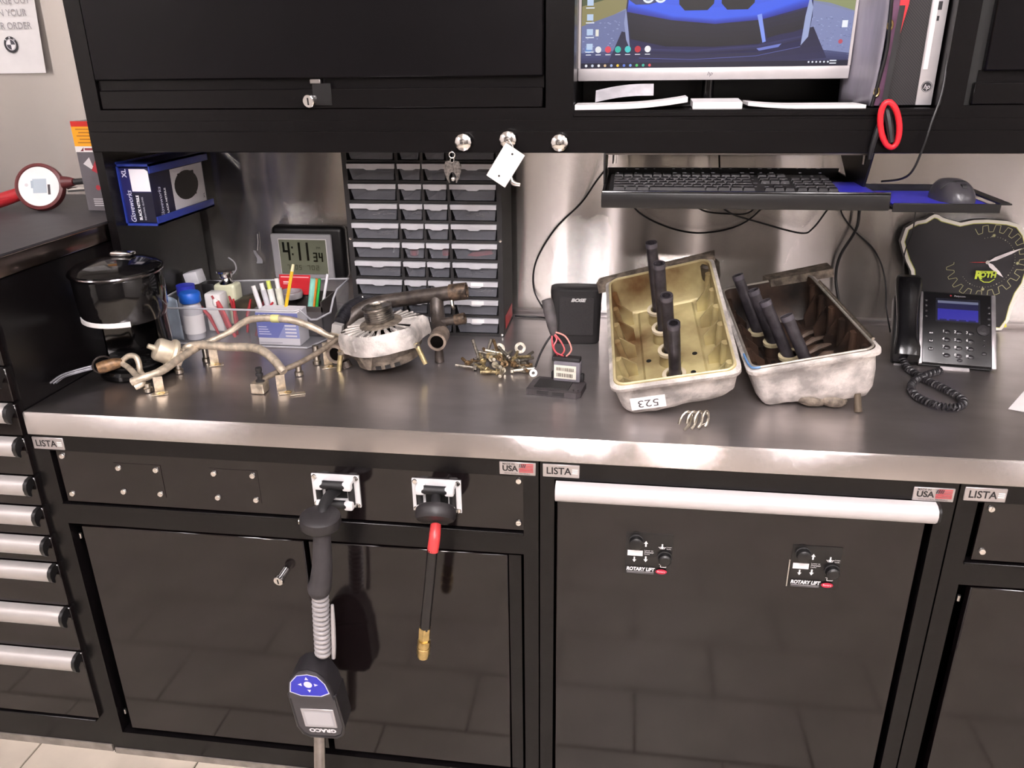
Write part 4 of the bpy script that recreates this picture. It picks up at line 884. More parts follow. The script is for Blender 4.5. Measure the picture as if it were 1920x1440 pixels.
# ------------------------------------------------------------------ valve covers lying open side up
YEL = mat('anodised_gold_inside', 'cbc08e', .45, .25, var=.25, vscale=6, bump=.12, bscale=120, col2='63462a')
BRN = mat('oily_brown_inside', '33241b', .5, .1, var=.4, vscale=18, bump=.15, bscale=120)
GASK = mat('tan_gasket', 'b4a888', .5, var=.1)
TUBEM = mat('dark_plug_tube', '3a363a', .4, .3, var=.2, vscale=60)
def valve_cover(label, FL, FRt, RL, RR, depth, inside, rimm, out, tubes, ringm, sag, lugs, side_ribs=True):
    FL, FRt, RL, RR = map(V, (FL, FRt, RL, RR))
    nrm = (FRt-FL).cross(RL-FL).normalized()
    def Q(u, v, d): return FL.lerp(FRt, u).lerp(RL.lerp(RR, u), v)-nrm*d
    base = Q(.5, .5, depth); o = thing('valve_cover', label, 'valve cover', (base.x, base.y, ZT), group='open valve covers')
    Wd = (FRt-FL).length; Ld = (RL-FL).length
    def loop(inu, inv, d, rc=.10, n=6, dd=None):           # rounded rectangle loop in cover coordinates (insets in metres)
        iu, iv = inu/Wd, inv/Ld; ru, rv = rc*.2/Wd, rc*.2/Ld; pts = []
        for cu, cv, a0 in ((1-iu-ru, iv+rv, -PI/2), (1-iu-ru, 1-iv-rv, 0), (iu+ru, 1-iv-rv, PI/2), (iu+ru, iv+rv, PI)):
            for k in range(n+1):
                a = a0+PI/2*k/n; u, v = cu+ru*math.cos(a), cv+rv*math.sin(a)
                pts.append(Q(u, v, dd(u, v) if dd else d))
            # extra points along the following straight side
        return pts
    def dense(pts, m=3):
        r = []
        for i in range(len(pts)):
            a, c = pts[i], pts[(i+1) % len(pts)]
            k = m*3 if i % 7 == 6 else 1
            for j in range(k): r.append(a.lerp(c, j/k))
        return r
    def skin(loops):
        n = len(loops[0]); vs = [p for l in loops for p in l]
        return vs, [(j*n+i, j*n+(i+1) % n, (j+1)*n+(i+1) % n, (j+1)*n+i) for j in range(len(loops)-1) for i in range(n)]
    # outside shell
    def bot(u, v): return depth*(1-abs(sag)*max(0, (u-.5) if sag > 0 else (.5-u))**1.2*2.4)*(1+.45*v)
    Ls = [dense(loop(.003, .003, .0)), dense(loop(-.004, -.004, .003)), dense(loop(-.004, -.004, .010)), dense(loop(.002, .003, .015)), dense(loop(.004, .004, 0, dd=lambda u, v: bot(u, v)*.40)), dense(loop(.009, .006, 0, dd=lambda u, v: bot(u, v)*.75)), dense(loop(.018, .012, 0, dd=lambda u, v: bot(u, v)*.94)), dense(loop(.040, .035, 0, dd=bot))]
    for l in Ls[3:]:
        for i, p in enumerate(l):
            d = noise.noise(p*26+V((3, 1, 7)))*.006+noise.noise(p*60)*.003; l[i] = p-nrm*d*.6+V((0, -d, 0))
    vs, fs = skin(Ls); fs.append(tuple(range(len(vs)-len(Ls[0]), len(vs))))
    vs = [V((p.x, p.y, max(p.z, ZT+.0008))) for p in vs]
    MB().add(vs, fs).build('shell', out, o, world=True, ang=60)
    # inside
    di = depth*(.74 if sag > 0 else .64)
    QQ = Q
    def Q(u, v, d): return QQ(u, v, d*(1+.40*v) if d > .012 else d)
    Li = [dense(loop(.003, .003, .0)), dense(loop(.008, .008, .0005)), dense(loop(.009, .009, .004)), dense(loop(.014, .012, .03)), dense(loop(.020, .020, di*.93)), dense(loop(.026, .026, di))]
    vs, fs = skin(Li); fs = [tuple(reversed(f)) for f in fs]
    n = len(Li[0]); last = Li[-1]; c = len(vs); vs.append(Q(.5, .5, di)); b0 = (len(Li)-1)*n
    fs += [(b0+i, b0+(i+1) % n, c) for i in range(n)]
    MB().add(vs, fs).build('cavity', inside, o, world=True, ang=45)
    MB().tube(dense(loop(.006, .006, -.0012)), .0028, 6, closed=True).build('gasket', rimm, o, world=True)
    # ribs along the two side walls
    if side_ribs:
        for s, u0, u1 in ((0, .075, .20), (1, .80, .93)):
            for k in range(5):
                v = .14+k*.17; b = MB(); w_ = .0022/Ld
                ua, ub = (u0, u1)
                P8 = [Q(ua, v-w_, .016), Q(ub if s == 0 else ua, v-w_, di*(.62 if s == 0 else .9)), Q(ub, v-w_, di), Q(ua, v-w_, di), Q(ua, v+w_, .016), Q(ub if s == 0 else ua, v+w_, di*(.62 if s == 0 else .9)), Q(ub, v+w_, di), Q(ua, v+w_, di)]
                if s == 1: P8 = [Q(ub, v-w_, .016), Q(ua, v-w_, di*.70), Q(ua, v-w_, di), Q(ub, v-w_, di), Q(ub, v+w_, .016), Q(ua, v+w_, di*.70), Q(ua, v+w_, di), Q(ub, v+w_, di)]
                MB().add(P8, [(0, 1, 2, 3), (7, 6, 5, 4), (0, 4, 5, 1), (1, 5, 6, 2), (2, 6, 7, 3), (3, 7, 4, 0)]).build('rib', inside, o, world=True)
            for k in range(6):
                v = .10+k*.155; u = .055 if s == 0 else .945
                MB().cyl(Q(u, v, .008), Q(u+(.03 if s == 0 else -.03), v, di*.8), .0075, .009, n=12).build('screw_boss', inside, o, world=True)
    # raised floor pad and bolt holes
    MB().add([Q(.24, .06, di), Q(.78, .06, di), Q(.78, .92, di), Q(.24, .92, di), Q(.26, .07, di-.004), Q(.76, .07, di-.004), Q(.76, .91, di-.004), Q(.26, .91, di-.004)], [(4, 5, 6, 7), (0, 1, 5, 4), (1, 2, 6, 5), (2, 3, 7, 6), (3, 0, 4, 7)]).build('floor_pad', inside, o, world=True)
    for (u, v) in ((.30, .10), (.36, .22), (.30, .40), (.66, .24), (.70, .40), (.62, .12)):
        p = Q(u, v, di-.0042); MB().lathe([(.0052, 0), (.0052, .0006), (0, .0006)], 12, look(p, p+nrm)).build('bolt_hole', GAP, o, world=True)
    # spark plug tube seats and the tubes standing in them
    for (u, v, lean_u, lean_v, h) in tubes:
        p = Q(u, v, di-.004); q = p+nrm*.026; M = look(p, q)
        MB().lathe([(.023, 0), (.021, .012), (.0195, .024), (.0215, .025), (.0215, .030), (.018, .031), (.0145, .030), (.0145, .010), (0, .010)], 24, M).build('tube_seat', inside, o, world=True)
        MB().lathe([(.0155, .026), (.0225, .026), (.0225, .0325), (.0155, .0325), (.0155, .026)], 24, M, cap=False).build('seal_ring', ringm, o, world=True)
        e = QQ(u+lean_u, v+lean_v, di-.004-h); 
        t_ = MB().pipe(p+nrm*.012, e, .0115, .0080, n=18); t_.build('plug_tube', TUBEM, o, world=True)
        MB().lathe([(.0122, 0), (.0122, .010)], 18, look(e-(e-p).normalized()*.0095, e), cap=False).build('tube_collar', mat('tube_tip', '57535a', .4, .3), o, world=True)
    for m_ in lugs: m_(Q, o, nrm, di)
    # filler neck the raised rear end rests on
    p = Q(.5, .80, depth*1.02)
    if p.z-ZT > .012: MB().cyl((p.x, p.y, p.z+.02), (p.x, p.y, ZT+.0008), .030, .026, n=18).build('filler_neck', out, o, world=True)
    return o, Q, nrm
def rear_flange(Q, o, nrm, di):
    b = MB(); P8 = [Q(-.10, .985, -.004), Q(1.03, .985, -.004), Q(1.04, 1.045, -.004), Q(-.07, 1.03, -.004), Q(-.10, .985, .018), Q(1.03, .985, .018), Q(1.04, 1.045, .018), Q(-.07, 1.03, .018)]
    b.add(P8, [(0, 1, 2, 3), (7, 6, 5, 4), (0, 4, 5, 1), (1, 5, 6, 2), (2, 6, 7, 3), (3, 7, 4, 0)]); b.build('rear_flange', CASTD, o, world=True)
def rear_lobe(Q, o, nrm, di):
    p = Q(.975, .985, .030); MB().lathe([(.012, -.014), (.018, -.012), (.021, 0), (.021, .030), (.017, .035), (0, .035)], 20, look(p, p+nrm)).build('corner_lobe', mat('dark_corner', '4b443c', .5, .3, var=.2), o, world=True)
va_, QA, nA = valve_cover('open valve cover with gold inside and a 523 sticker', (-.013, .085, .954), (.213, .085, .998), (-.036, .44, 1.064), (.184, .44, 1.121), .084, YEL, mat('gold_rim', 'c2b48c', .4, .3, var=.1), CAST,
    [(.50, .14, .05, -.02, .150), (.49, .36, .04, -.02, .155), (.46, .58, .05, .02, .165), (.44, .78, .03, .04, .165)], mat('ivory_seal', 'c9bda4', .5, var=.08), .25, [rear_flange, rear_lobe])
# sticker with the engine number, upside down as in the photo
p0 = QA(.14, 0, .030)+V((0, -.0035, 0)); ex = (QA(1, 0, .03)-QA(0, 0, .03)).normalized()
st = MB(); Mst = frame(p0+V((.030, -.004, -.004)), -ex, V((0, .30, -1)))
st.box((-.032, -.014, -.0002), (.032, .014, .0008), Mst); s_o = st.build('number_sticker', STK, va_, world=True)
P = Print(Mst @ Matrix.Translation((0, 0, .0009))); P.text('523', 0, 0, .024, '4a4648', sx=1.15); P.build('sticker_print', PR, s_o, world=True)
def blue_seal(Q, o, nrm, di):
    MB().tube([Q(.0, .16, -.004), Q(.008, .06, -.004), Q(.03, .012, -.004), Q(.09, .004, -.004)], .0022, 6, smooth=4).build('blue_sealant', mat('blue_sealant', '5b86b8', .4), o, world=True)
    MB().tube([Q(1.0, .1, -.003), Q(1.0, .5, -.003), Q(1.0, .85, -.003)], .0032, 6, smooth=3).build('bare_edge', ZINC, o, world=True)
def rear_tab(Q, o, nrm, di):
    b = MB(); P8 = [Q(.55, .96, -.008), Q(1.22, .96, -.008), Q(1.22, 1.06, -.008), Q(.5, 1.04, -.008), Q(.55, .96, .010), Q(1.22, .96, .012), Q(1.22, 1.06, .012), Q(.5, 1.04, .010)]
    b.add(P8, [(0, 1, 2, 3), (7, 6, 5, 4), (0, 4, 5, 1), (1, 5, 6, 2), (2, 6, 7, 3), (3, 7, 4, 0)]); b.build('rear_tab', CASTD, o, world=True)
def foot_bolt(Q, o, nrm, di):
    p = Q(.86, .05, .060); MB().cyl((p.x, p.y, .925), (p.x+.004, p.y-.008, ZT+.001), .006, .0075, n=12).build('foot_stud', mat('dark_stud', '6a5f52', .4, .6, var=.2), o, world=True)
    for u, a_ in ((.50, .034), (.68, .030)):
        q = Q(u, .06, .060); MB().sphere((0, 0, 0), 1, 14, Matrix.Translation((q.x, q.y+.010, ZT+.0165)) @ Matrix.Rotation(.15, 4, 'Y') @ Matrix.Diagonal((a_, .022, .0155, 1))).build('casting_foot', CASTD, o, world=True)
def gasket_crumbs(Q, o, nrm, di):
    random.seed(5)
    for k in range(9):
        p = Q(.08+random.random()*.16, .05+random.random()*.14, di-.006); q = p+V((random.uniform(-.012, .012), random.uniform(-.006, .006), .003))
        MB().cyl(p, q, .0018, n=5).build('gasket_crumb', mat('orange_crumb', '8a4a36', .5, var=.2), o, world=True)
    for k in range(6):
        v = .12+k*.10; a, c = Q(.62, v, di-.006), Q(.86, v+.06, di-.008); MB().tube([a, a.lerp(c, .5)+nrm*.004, c], [.004, .007, .004], 6).build('baffle_web', inside_b, o, world=True)
inside_b = mat('grey_brown_web', '5b4c42', .45, .2, var=.3, vscale=30)
vb_, QB, nB = valve_cover('open valve cover with dark oily inside next to the desk phone', (.240, .152, .972), (.467, .152, 1.024), (.217, .525, 1.027), (.411, .525, 1.069), .112, BRN, mat('grey_rim', '9c958c', .4, .4, var=.15), CAST,
    [(.52, .11, -.13, .09, .130), (.42, .30, -.14, .08, .135), (.36, .50, -.12, .06, .130), (.28, .68, -.12, .08, .135)], GASK, -.25, [rear_tab, blue_seal, foot_bolt, gasket_crumbs])
# small spring clips in front of the covers
for k in range(4):
    x = .120+k*.012; pts = [(x+(.010-.0012*k)*math.cos(t+.15*k)+.004*math.sin(t), .050+.004*k+.005*math.sin(t)+.004*math.cos(t), ZT+.0205+(.017-.001*k)*math.sin(t)) for t in [math.radians(-75+i*27) for i in range(11)]]
    one(MB().tube(pts, .0029, 8), 'spring_clip', ['leftmost bent steel clip in front of the 523 sticker', 'second bent steel clip from the left on the bench edge', 'third bent steel clip from the left on the bench edge', 'rightmost bent steel clip of the little bunch'][k], 'clip', ZINC, group='bent clips on the bench edge')
one(MB().tube([(.148+.016*math.cos(t), .082+.004*math.sin(t), ZT+.013+.012*math.sin(t)) for t in [i*PI/7-1.2 for i in range(10)]], .0014, 6), 'wire_clip', 'thin wire ring behind the bunch of steel clips', 'clip', ZINC)
# ------------------------------------------------------------------ desk phone
ph = thing('desk_phone', 'black office desk phone with lit blue screen and handset', 'phone', (.646, .436, ZT), (0, 0, math.radians(-9)))
b = MB(); b.prism([(.0, .004), (.02, .001), (.16, .001), (.135, .132), (.118, .132)], -.004, .136, Matrix(((0,0,1,0),(1,0,0,0),(0,1,0,0),(0,0,0,1)))); b.build('wedge_body', BLKP, ph)
fd = V((0, .122, .128)).normalized(); FP = frame((.0, -.002, .010), (1, 0, 0), fd)          # tilted face plane
FL_ = .172
fc = MB().box((-.002, 0, -.006), (.134, FL_, .003), FP, r=.003).build('face_plate', mat('phone_face', '141315', .3, var=.05), ph)
SILV = mat('phone_silver', 'b5b1b3', .3, .7)
for x0, x1, n_ in ((-.008, -.001, 'left_trim'), (.133, .142, 'right_trim')): MB().box((x0, -.004, -.006), (x1, FL_, .005), FP, r=.002).build(n_, SILV, ph)
P = Print(FP @ Matrix.Translation((0, 0, .0032))); P.rect(.024, .100, .112, .158, '1a1a2c'); P.rect(.028, .104, .108, .152, '3a35c8'); P.rect(.028, .132, .108, .152, '201f55'); P.rect(.028, .146, .108, .152, '8a8fb0')
for q in range(4): P.rect(.032+q*.019, .104, .046+q*.019, .107, '1c1a70')
P.build('screen', print_mat('phone_lcd', .2, emit=.55), ph)
P = Print(FP @ Matrix.Translation((0, 0, .0033)))
P.text('Polycom', .072, .165, .0065, 'b8b6b8'); P.disc(.054, .1652, .002, '9c2a30')
for r_ in range(4):
    for c_ in range(3): P.text('123456789*0#'[r_*3+c_], .040+c_*.023, .077-r_*.0185, .0085, 'd8d6d8', bold=.02)
for q in range(3): P.rect(.012, .031+q*.019, .019, .034+q*.019, 'b0aeb0')
P.build('legends', PR, ph)
KEY = mat('phone_key', '2a282b', .25)
for r_ in range(4):
    for c_ in range(3): MB().sphere((0, 0, 0), 1, 12, FP @ Matrix.Translation((.047+c_*.023, .0755-r_*.0185, .002)) @ Matrix.Diagonal((.0078, .0058, .0035, 1))).build('number_key', KEY, ph)
for q in range(3): MB().sphere((0, 0, 0), 1, 10, FP @ Matrix.Translation((.0155, .033+q*.019, .0025)) @ Matrix.Diagonal((.006, .0045, .003, 1))).build('function_key', KEY, ph)
for q in range(4):
    MB().sphere((0, 0, 0), 1, 10, FP @ Matrix.Translation((.005, .112+q*.013, .0025)) @ Matrix.Diagonal((.0035, .004, .003, 1))).build('line_key', KEY, ph)
    MB().sphere((0, 0, 0), 1, 10, FP @ Matrix.Translation((.129, .100+q*.014, .0025)) @ Matrix.Diagonal((.0035, .004, .003, 1))).build('line_key', KEY, ph)
MB().lathe([(.013, .003), (.0125, .006), (.005, .0065), (.005, .0075), (0, .0075)], 24, FP @ Matrix.Translation((.117, .085, 0))).build('navigation_ring', KEY, ph)
for y_, r_ in ((.061, .0028), (.049, .0028), (.030, .0045)): MB().sphere((0, 0, 0), 1, 10, FP @ Matrix.Translation((.119, y_, .003)) @ Matrix.Diagonal((r_*1.2, r_, .003, 1))).build('round_key', KEY, ph)
MB().sphere((0, 0, 0), 1, 10, FP @ Matrix.Translation((.072, .010, .003)) @ Matrix.Diagonal((.006, .004, .003, 1))).build('round_key', KEY, ph)
MB().box((.035, -.012, -.006), (.092, -.004, -.001), FP, r=.001, seg=1).build('front_lip', SILV, ph)
# handset on its cradle
MB().box((-.060, -.002, -.03), (-.010, FL_-.01, .004), FP, r=.006).build('cradle', BLKP, ph)
hs = MB(); prof = [(-.006, .014, .024), (.0, .034, .027), (.02, .040, .0265), (.045, .034, .022), (.09, .033, .021), (.135, .036, .0235), (.165, .041, .0265), (.185, .040, .027), (.196, .030, .024)]
vs = []; fs = []; n = 16
for j, (yy, zt_, hw) in enumerate(prof):
    for i in range(n):
        a = 2*PI*i/n; vs.append((-.036+hw*math.copysign(abs(math.cos(a))**.6, math.cos(a)), yy, .006+(zt_-.004)*(.5+.5*math.copysign(abs(math.sin(a))**.6, math.sin(a)))))
for j in range(len(prof)-1):
    for i in range(n): fs.append((j*n+i, j*n+(i+1) % n, (j+1)*n+(i+1) % n, (j+1)*n+i))
fs += [tuple(range(n)), tuple(range((len(prof)-1)*n, len(prof)*n))]
h_ = hs.add(vs, fs, FP).build('handset', mat('handset_black', '111012', .22, var=.05), ph)
MB().box((-.056, -.014, -.008), (-.022, -.004, -.004), FP, r=.001, seg=1).build('handset_rest', SILV, ph)
# coiled cord: helix around a path on the worktop
path = [V(p) for p in [(.600, .430, .915), (.606, .402, .8985), (.620, .34, .8985), (.645, .28, .8985), (.657, .235, .8985), (.640, .200, .8985), (.605, .197, .8985), (.578, .235, .8985), (.578, .285, .8985), (.600, .330, .8985), (.64, .368, .8995), (.672, .392, .8985)]]
Pth, _ = spline(path, 14); hel = []; dist = 0; prev = Pth[0]
Pn = []
for i in range(len(Pth)-1):
    k = max(1, int((Pth[i+1]-Pth[i]).length/.00055))
    for j in range(k): Pn.append(Pth[i].lerp(Pth[i+1], j/k))
pv = V((0, 0, 1))
for i, p in enumerate(Pn):
    t_ = (Pn[min(i+1, len(Pn)-1)]-Pn[max(i-1, 0)]).normalized(); x_ = t_.cross(V((0, 0, 1))).normalized(); y_ = x_.cross(t_)
    a = 2*PI*i*.00055/.0068; hel.append(p+(x_*math.cos(a)+y_*math.sin(a))*.0058)
MB().tube(hel, .0023, 5).build('coiled_cord', mat('cord_black', '232124', .4), ph, world=True)

# ------------------------------------------------------------------ cut-out wall clock leaning behind the phone
ck = thing('cutout_clock', 'black cut-out clock with cream edge leaning behind the phone', 'clock', (.80, .73, ZT))
OUTL = [(0.6483, 1.104), (0.6537, 1.1371), (0.676, 1.1537), (0.6942, 1.1577), (0.7035, 1.1653), (0.7121, 1.1703), (0.7231, 1.168), (0.7324, 1.1619), (0.7508, 1.1572), (0.773, 1.1512), (0.7997, 1.1578), (0.8319, 1.1594), (0.8741, 1.1563), (0.8998, 1.1492), (0.9194, 1.1272), (0.9371, 1.0875), (0.9443, 1.0431), (0.9421, 1.0094), (0.932, 0.9844), (0.9268, 0.9525), (0.9256, 0.9176), (0.9138, 0.8928), (0.8969, 0.8915), (0.8774, 0.8915), (0.8087, 0.8935), (0.7315, 0.9116), (0.7003, 0.965), (0.6826, 1.0348), (0.6679, 1.058), (0.6567, 1.0824)]
cxm = sum(p[0] for p in OUTL)/len(OUTL); czm = sum(p[1] for p in OUTL)/len(OUTL)
MB().prism(OUTL, 0, .018, FR(0, .7235, 0)).build('board', mat('clock_board_edge', '1a181a', .5), ck, world=True)
P = Print(FR(0, .7053, 0), eps=.0002)
def inset(pts, d):
    n = len(pts); r = []
    ar = sum(pts[i][0]*pts[(i+1) % n][1]-pts[(i+1) % n][0]*pts[i][1] for i in range(n)); sg = 1 if ar > 0 else -1
    for i in range(n):
        a, c, e = V((*pts[i-1], 0)), V((*pts[i], 0)), V((*pts[(i+1) % n], 0)); t_ = (e-a).normalized(); q = c+V((-t_.y, t_.x, 0))*d*sg; r.append((q.x, q.y))
    return r
P.poly(OUTL, 'ece8dc'); P.poly(inset(OUTL, .0075), 'b9b860'); P.poly(inset(OUTL, .0092), '1f1d20')
kc = (.847, 1.0605)
def pol(r, a): return (kc[0]+r*math.cos(a), kc[1]+r*math.sin(a))
g = []; N_ = 26
for i in range(N_+1):
    a = 2.05-i*(2.05+2.15)/N_
    r0, r1 = .071, .087
    if i % 2: g += [pol(r0, a), pol(r1, a-.03)]
    else: g += [pol(r1, a), pol(r0, a-.03)]
P.line(g, .0013, 'a8a578')
g2 = []
for i in range(7): a = -2.2-i*.14; g2 += [pol(.088 if i % 2 else .072, a), pol(.088 if i % 2 else .072, a-.07)]
P.line(g2, .0013, 'a8a578')
for i in range(60):
    a = PI/2-2*PI*i/60
    if -2.4 < a-0 or True:
        if not (1.9 < (a % (2*PI)) < 3.7): P.disc(*pol(.060, a), .0006 if i % 5 else .0013, 'c9c6a8', n=6)
for a in (PI/2, 0, -PI/2): P.disc(*pol(.064, a), .0042, '6f6d4e', n=8); P.disc(*pol(.064, a), .0028, 'a8a578', n=8)
P.text('R', .831, 1.030, .026, 'b6c83a', bold=.05); P.text('OTH', .852, 1.031, .017, 'b6c83a', bold=.05); P.line([(.823, 1.040), (.866, 1.040), (.870, 1.037)], .002, 'b6c83a'); P.line([(.836, 1.020), (.846, 1.014), (.858, 1.014), (.868, 1.022)], .002, 'b6c83a')
P.poly([(.914, .915), (.919, .905), (.912, .903)], 'd8d24a')
P.build('face_print', PR, ck, world=True)
def hand(n_, a, l, w_, m_, y_):
    c, s_ = math.cos(a), math.sin(a)
    pts = [(0, 0), (l*.25, w_), (l*.7, w_*.75), (l, 0), (l*.7, -w_*.75), (l*.25, -w_)]
    MB().prism([(kc[0]+x*c-y*s_, kc[1]+x*s_+y*c) for x, y in pts], 0, .0008, FR(0, y_, 0)).build(n_, m_, ck, world=True)
WH = mat('clock_hand_white', 'e9dfe0', .5)
hand('minute_hand', .46, .077, .0042, WH, .7010); hand('hour_hand', -.70, .056, .0045, WH, .7020); hand('second_hand', 3.16, .040, .0006, RED, .7000)
MB().cyl((kc[0], .7052, kc[1]), (kc[0], .6985, kc[1]), .0045, n=14).build('spindle', CHROME, ck, world=True)
one(MB().grid(lambda u, v: (.732+u*.13+v*.085, .215+v*.12-u*.07, ZT+.0008+.004*u*(1-v)), 6, 6), 'loose_paper', 'white loose sheet at the right edge of the bench', 'paper', PAPER, weld=False)

# ------------------------------------------------------------------ keyboard tray, keyboard, mouse tray, mouse
kt = thing('keyboard_tray', 'black pull-out keyboard tray hanging under the wall cabinet', 'tray', (.21, .25, 1.257))
def B3(mb, n, m=BLKP): return mb.build(n, m, kt, world=True)
B3(MB().box((-.046, .252, 1.257), (.468, .64, 1.262)), 'tray_floor'); B3(MB().box((-.048, .246, 1.255), (.470, .254, 1.284), r=.003), 'front_lip')
MB().tube([(-.046, .250, 1.2845), (.469, .250, 1.2855)], .0022, 8).build('lip_bead', BLKGP, kt, world=True)
B3(MB().box((-.048, .25, 1.257), (-.043, .64, 1.279)), 'left_side'); B3(MB().box((.466, .25, 1.257), (.470, .64, 1.274)), 'right_side'); B3(MB().box((-.046, .636, 1.257), (.468, .64, 1.282)), 'rear_lip')
B3(MB().box((.399, .262, 1.262), (.463, .46, 1.2765)), 'blue_mat', mat('blue_mat', '3432a8', .35, var=.05))
for x in (-.047, .460):
    B3(MB().prism([(.36, 1.343), (.62, 1.343), (.62, 1.33), (.50, 1.262), (.40, 1.262), (.38, 1.30)], -.002, .002, Matrix(((0,0,1,x),(1,0,0,0),(0,1,0,0),(0,0,0,1)))), 'hanger_bracket')
B3(MB().box((-.05, .40, 1.336), (.47, .60, 1.3435)), 'slide_rail', ALU)
for x in (-.028, .452): MB().cyl((x, .39, 1.337), (x, .39, 1.32), .004, n=8).build('hanger_bolt', CHROME, kt, world=True)
kb = thing('keyboard', 'full size black computer keyboard on the hanging tray', 'keyboard', (.18, .29, 1.2625), (math.radians(5.5), 0, 0))
MB().box((-.215, 0, .001), (.215, .150, .017), r=.004).build('case', BLKM, kb)
MB().box((-.205, -.010, .001), (.205, .004, .008), r=.002).build('palm_edge', BLKM, kb)
KC = mat('key_black', '262427', .35, var=.1); key_me = {}
def key(x, y, w_):
    k_ = round(w_, 4)
    if k_ not in key_me:
        b = MB(); h = .0055; i_ = .0015; b.add([(0, 0, 0), (w_, 0, 0), (w_, .0165, 0), (0, .0165, 0), (i_, i_, h), (w_-i_, i_, h), (w_-i_, .015, h), (i_, .015, h)], [(4, 5, 6, 7), (0, 1, 5, 4), (1, 2, 6, 5), (2, 3, 7, 6), (3, 0, 4, 7)]); o = b.build('key', KC, kb); key_me[k_] = o.data
    else: o = bpy.data.objects.new('key', key_me[k_]); COL.objects.link(o); o.parent = kb
    o.location = (x, y, .017)
U = .0185
rows = [([1.25, 1.25, 1.25, 5.75, 1.25, 1.25, 1.25, 1.25]), ([2.25]+[1]*10+[2.25]), ([1.75]+[1]*11+[1.75]), ([1.5]+[1]*12+[1]), ([1]*13+[1.5]), ([1.05]*14)]
for r_, ks in enumerate(rows):
    x = -.207; y = .012+r_*.0195+(.008 if r_ == 5 else 0)
    for w_ in ks: key(x, y, w_*U-.0012); x += w_*U
    x = .078
    for c_ in range(3):
        if r_ in (4, 3, 5) or (r_ == 0) or (r_ == 1 and c_ == 1): key(x+c_*U, y, U-.0012)
    x = .138
    if r_ < 5:
        for c_ in range(4): key(x+c_*U, y, U-.0012)
P = Print(Matrix.Translation((0, 0, .0226)))
random.seed(4)
for r_ in range(6):
    for c_ in range(22):
        if random.random() < .8:
            x = -.203+c_*.0187; y = .018+r_*.0195+(.008 if r_ == 5 else 0)
            if x < .205: P.rect(x, y, x+random.choice((.003, .005, .008)), y+.0032, '8f8d92')
P.build('legends', PR, kb)
MB().sphere((0, 0, 0), .002, 8, Matrix.Translation((.02, -.006, .0085))).build('logo_dot', CHROME, kb)
mt = thing('mouse_tray', 'narrow black mouse tray beside the keyboard tray', 'tray', (.56, .3, 1.255))
def B4(mb, n, m=BLKP): return mb.build(n, m, mt, world=True)
B4(MB().box((.474, .245, 1.258), (.655, .44, 1.262)), 'tray_floor'); B4(MB().box((.474, .242, 1.254), (.655, .246, 1.270), r=.001, seg=1), 'front_lip'); B4(MB().box((.474, .438, 1.258), (.665, .442, 1.276)), 'rear_lip')
B4(MB().box((.653, .242, 1.268), (.672, .442, 1.271)), 'side_rest'); B4(MB().box((.482, .252, 1.262), (.646, .432, 1.264)), 'mouse_mat', MATS['blue_mat']); B4(MB().box((.44, .30, 1.249), (.52, .40, 1.256)), 'pivot_arm')
ms = thing('computer_mouse', 'dark grey computer mouse on the narrow tray', 'mouse', (.600, .325, 1.2642), (0, 0, .15))
vs = []; fs = []; n = 18; k_ = 9
for j in range(k_+1):
    t_ = PI/2*j/k_
    for i in range(n): a = 2*PI*i/n; c_, s_ = math.cos(a), math.sin(a); rr = math.cos(t_)**.55; vs.append((.031*rr*math.copysign(abs(c_)**.8, c_), .055*rr*math.copysign(abs(s_)**.85, s_), .038*math.sin(t_)*(1-.25*(s_*rr < 0)*abs(s_)*rr)))
for j in range(k_):
    for i in range(n): fs.append((j*n+i, j*n+(i+1) % n, (j+1)*n+(i+1) % n, (j+1)*n+i))
fs.append(tuple(reversed(range(n)))); MB().add(vs, fs).build('shell', mat('mouse_grey', '3a383c', .3, var=.05), ms)
MB().tube([(-.03, -.012, .022), (-.015, -.014, .034), (0, -.014, .0365), (.015, -.014, .034), (.03, -.012, .022)], .0009, 6, smooth=3).build('button_seam', GAP, ms)
MB().cyl((-.004, -.032, .026), (.004, -.032, .026), .007, n=14).build('scroll_wheel', RUB, ms)
# ------------------------------------------------------------------ monitor in the open cabinet
mo = thing('monitor', 'silver framed computer monitor with a blue car wallpaper', 'monitor', (.157, .50, 1.424))
MSI = mat('monitor_silver', 'cfcacb', .35, .35, var=.02)
MB().box((-.110, .482, 1.474), (.424, .50, 1.802), r=.003, seg=1).build('back_shell', BLKP, mo, world=True)
MB().box((-.110, .478, 1.474), (.424, .486, 1.498), r=.002).build('chin', MSI, mo, world=True)
for x0, x1, z0, z1 in ((-.110, -.105, 1.498, 1.802), (.419, .424, 1.498, 1.802), (-.105, .419, 1.797, 1.802)): MB().box((x0, .478, z0), (x1, .486, z1)).build('bezel', MSI, mo, world=True)
MB().cyl((.157, .515, 1.43), (.157, .515, 1.60), .012, n=16).build('stand_neck', BLKGP, mo, world=True); MB().box((.06, .44, 1.424), (.254, .60, 1.430), r=.002, seg=1).build('stand_foot', BLKP, mo, world=True)
MB().box((.12, .50, 1.55), (.194, .525, 1.66)).build('stand_mount', BLKP, mo, world=True)
P = Print(FR(.155, .4778, 1.486)); P.text('hp', 0, 0, .011, '55525a', shear=.35); P.build('logo', PR, mo, world=True)
k = .001043
P = Print(FR(-.104, .4815, 1.498), eps=.00003)
def X(px): return (px-1088)*k
def Z(py): return (126-py)*k
def pp(pts, col): P.poly([(X(a), Z(c)) for a, c in pts], col)
SW, SH = .523, .299
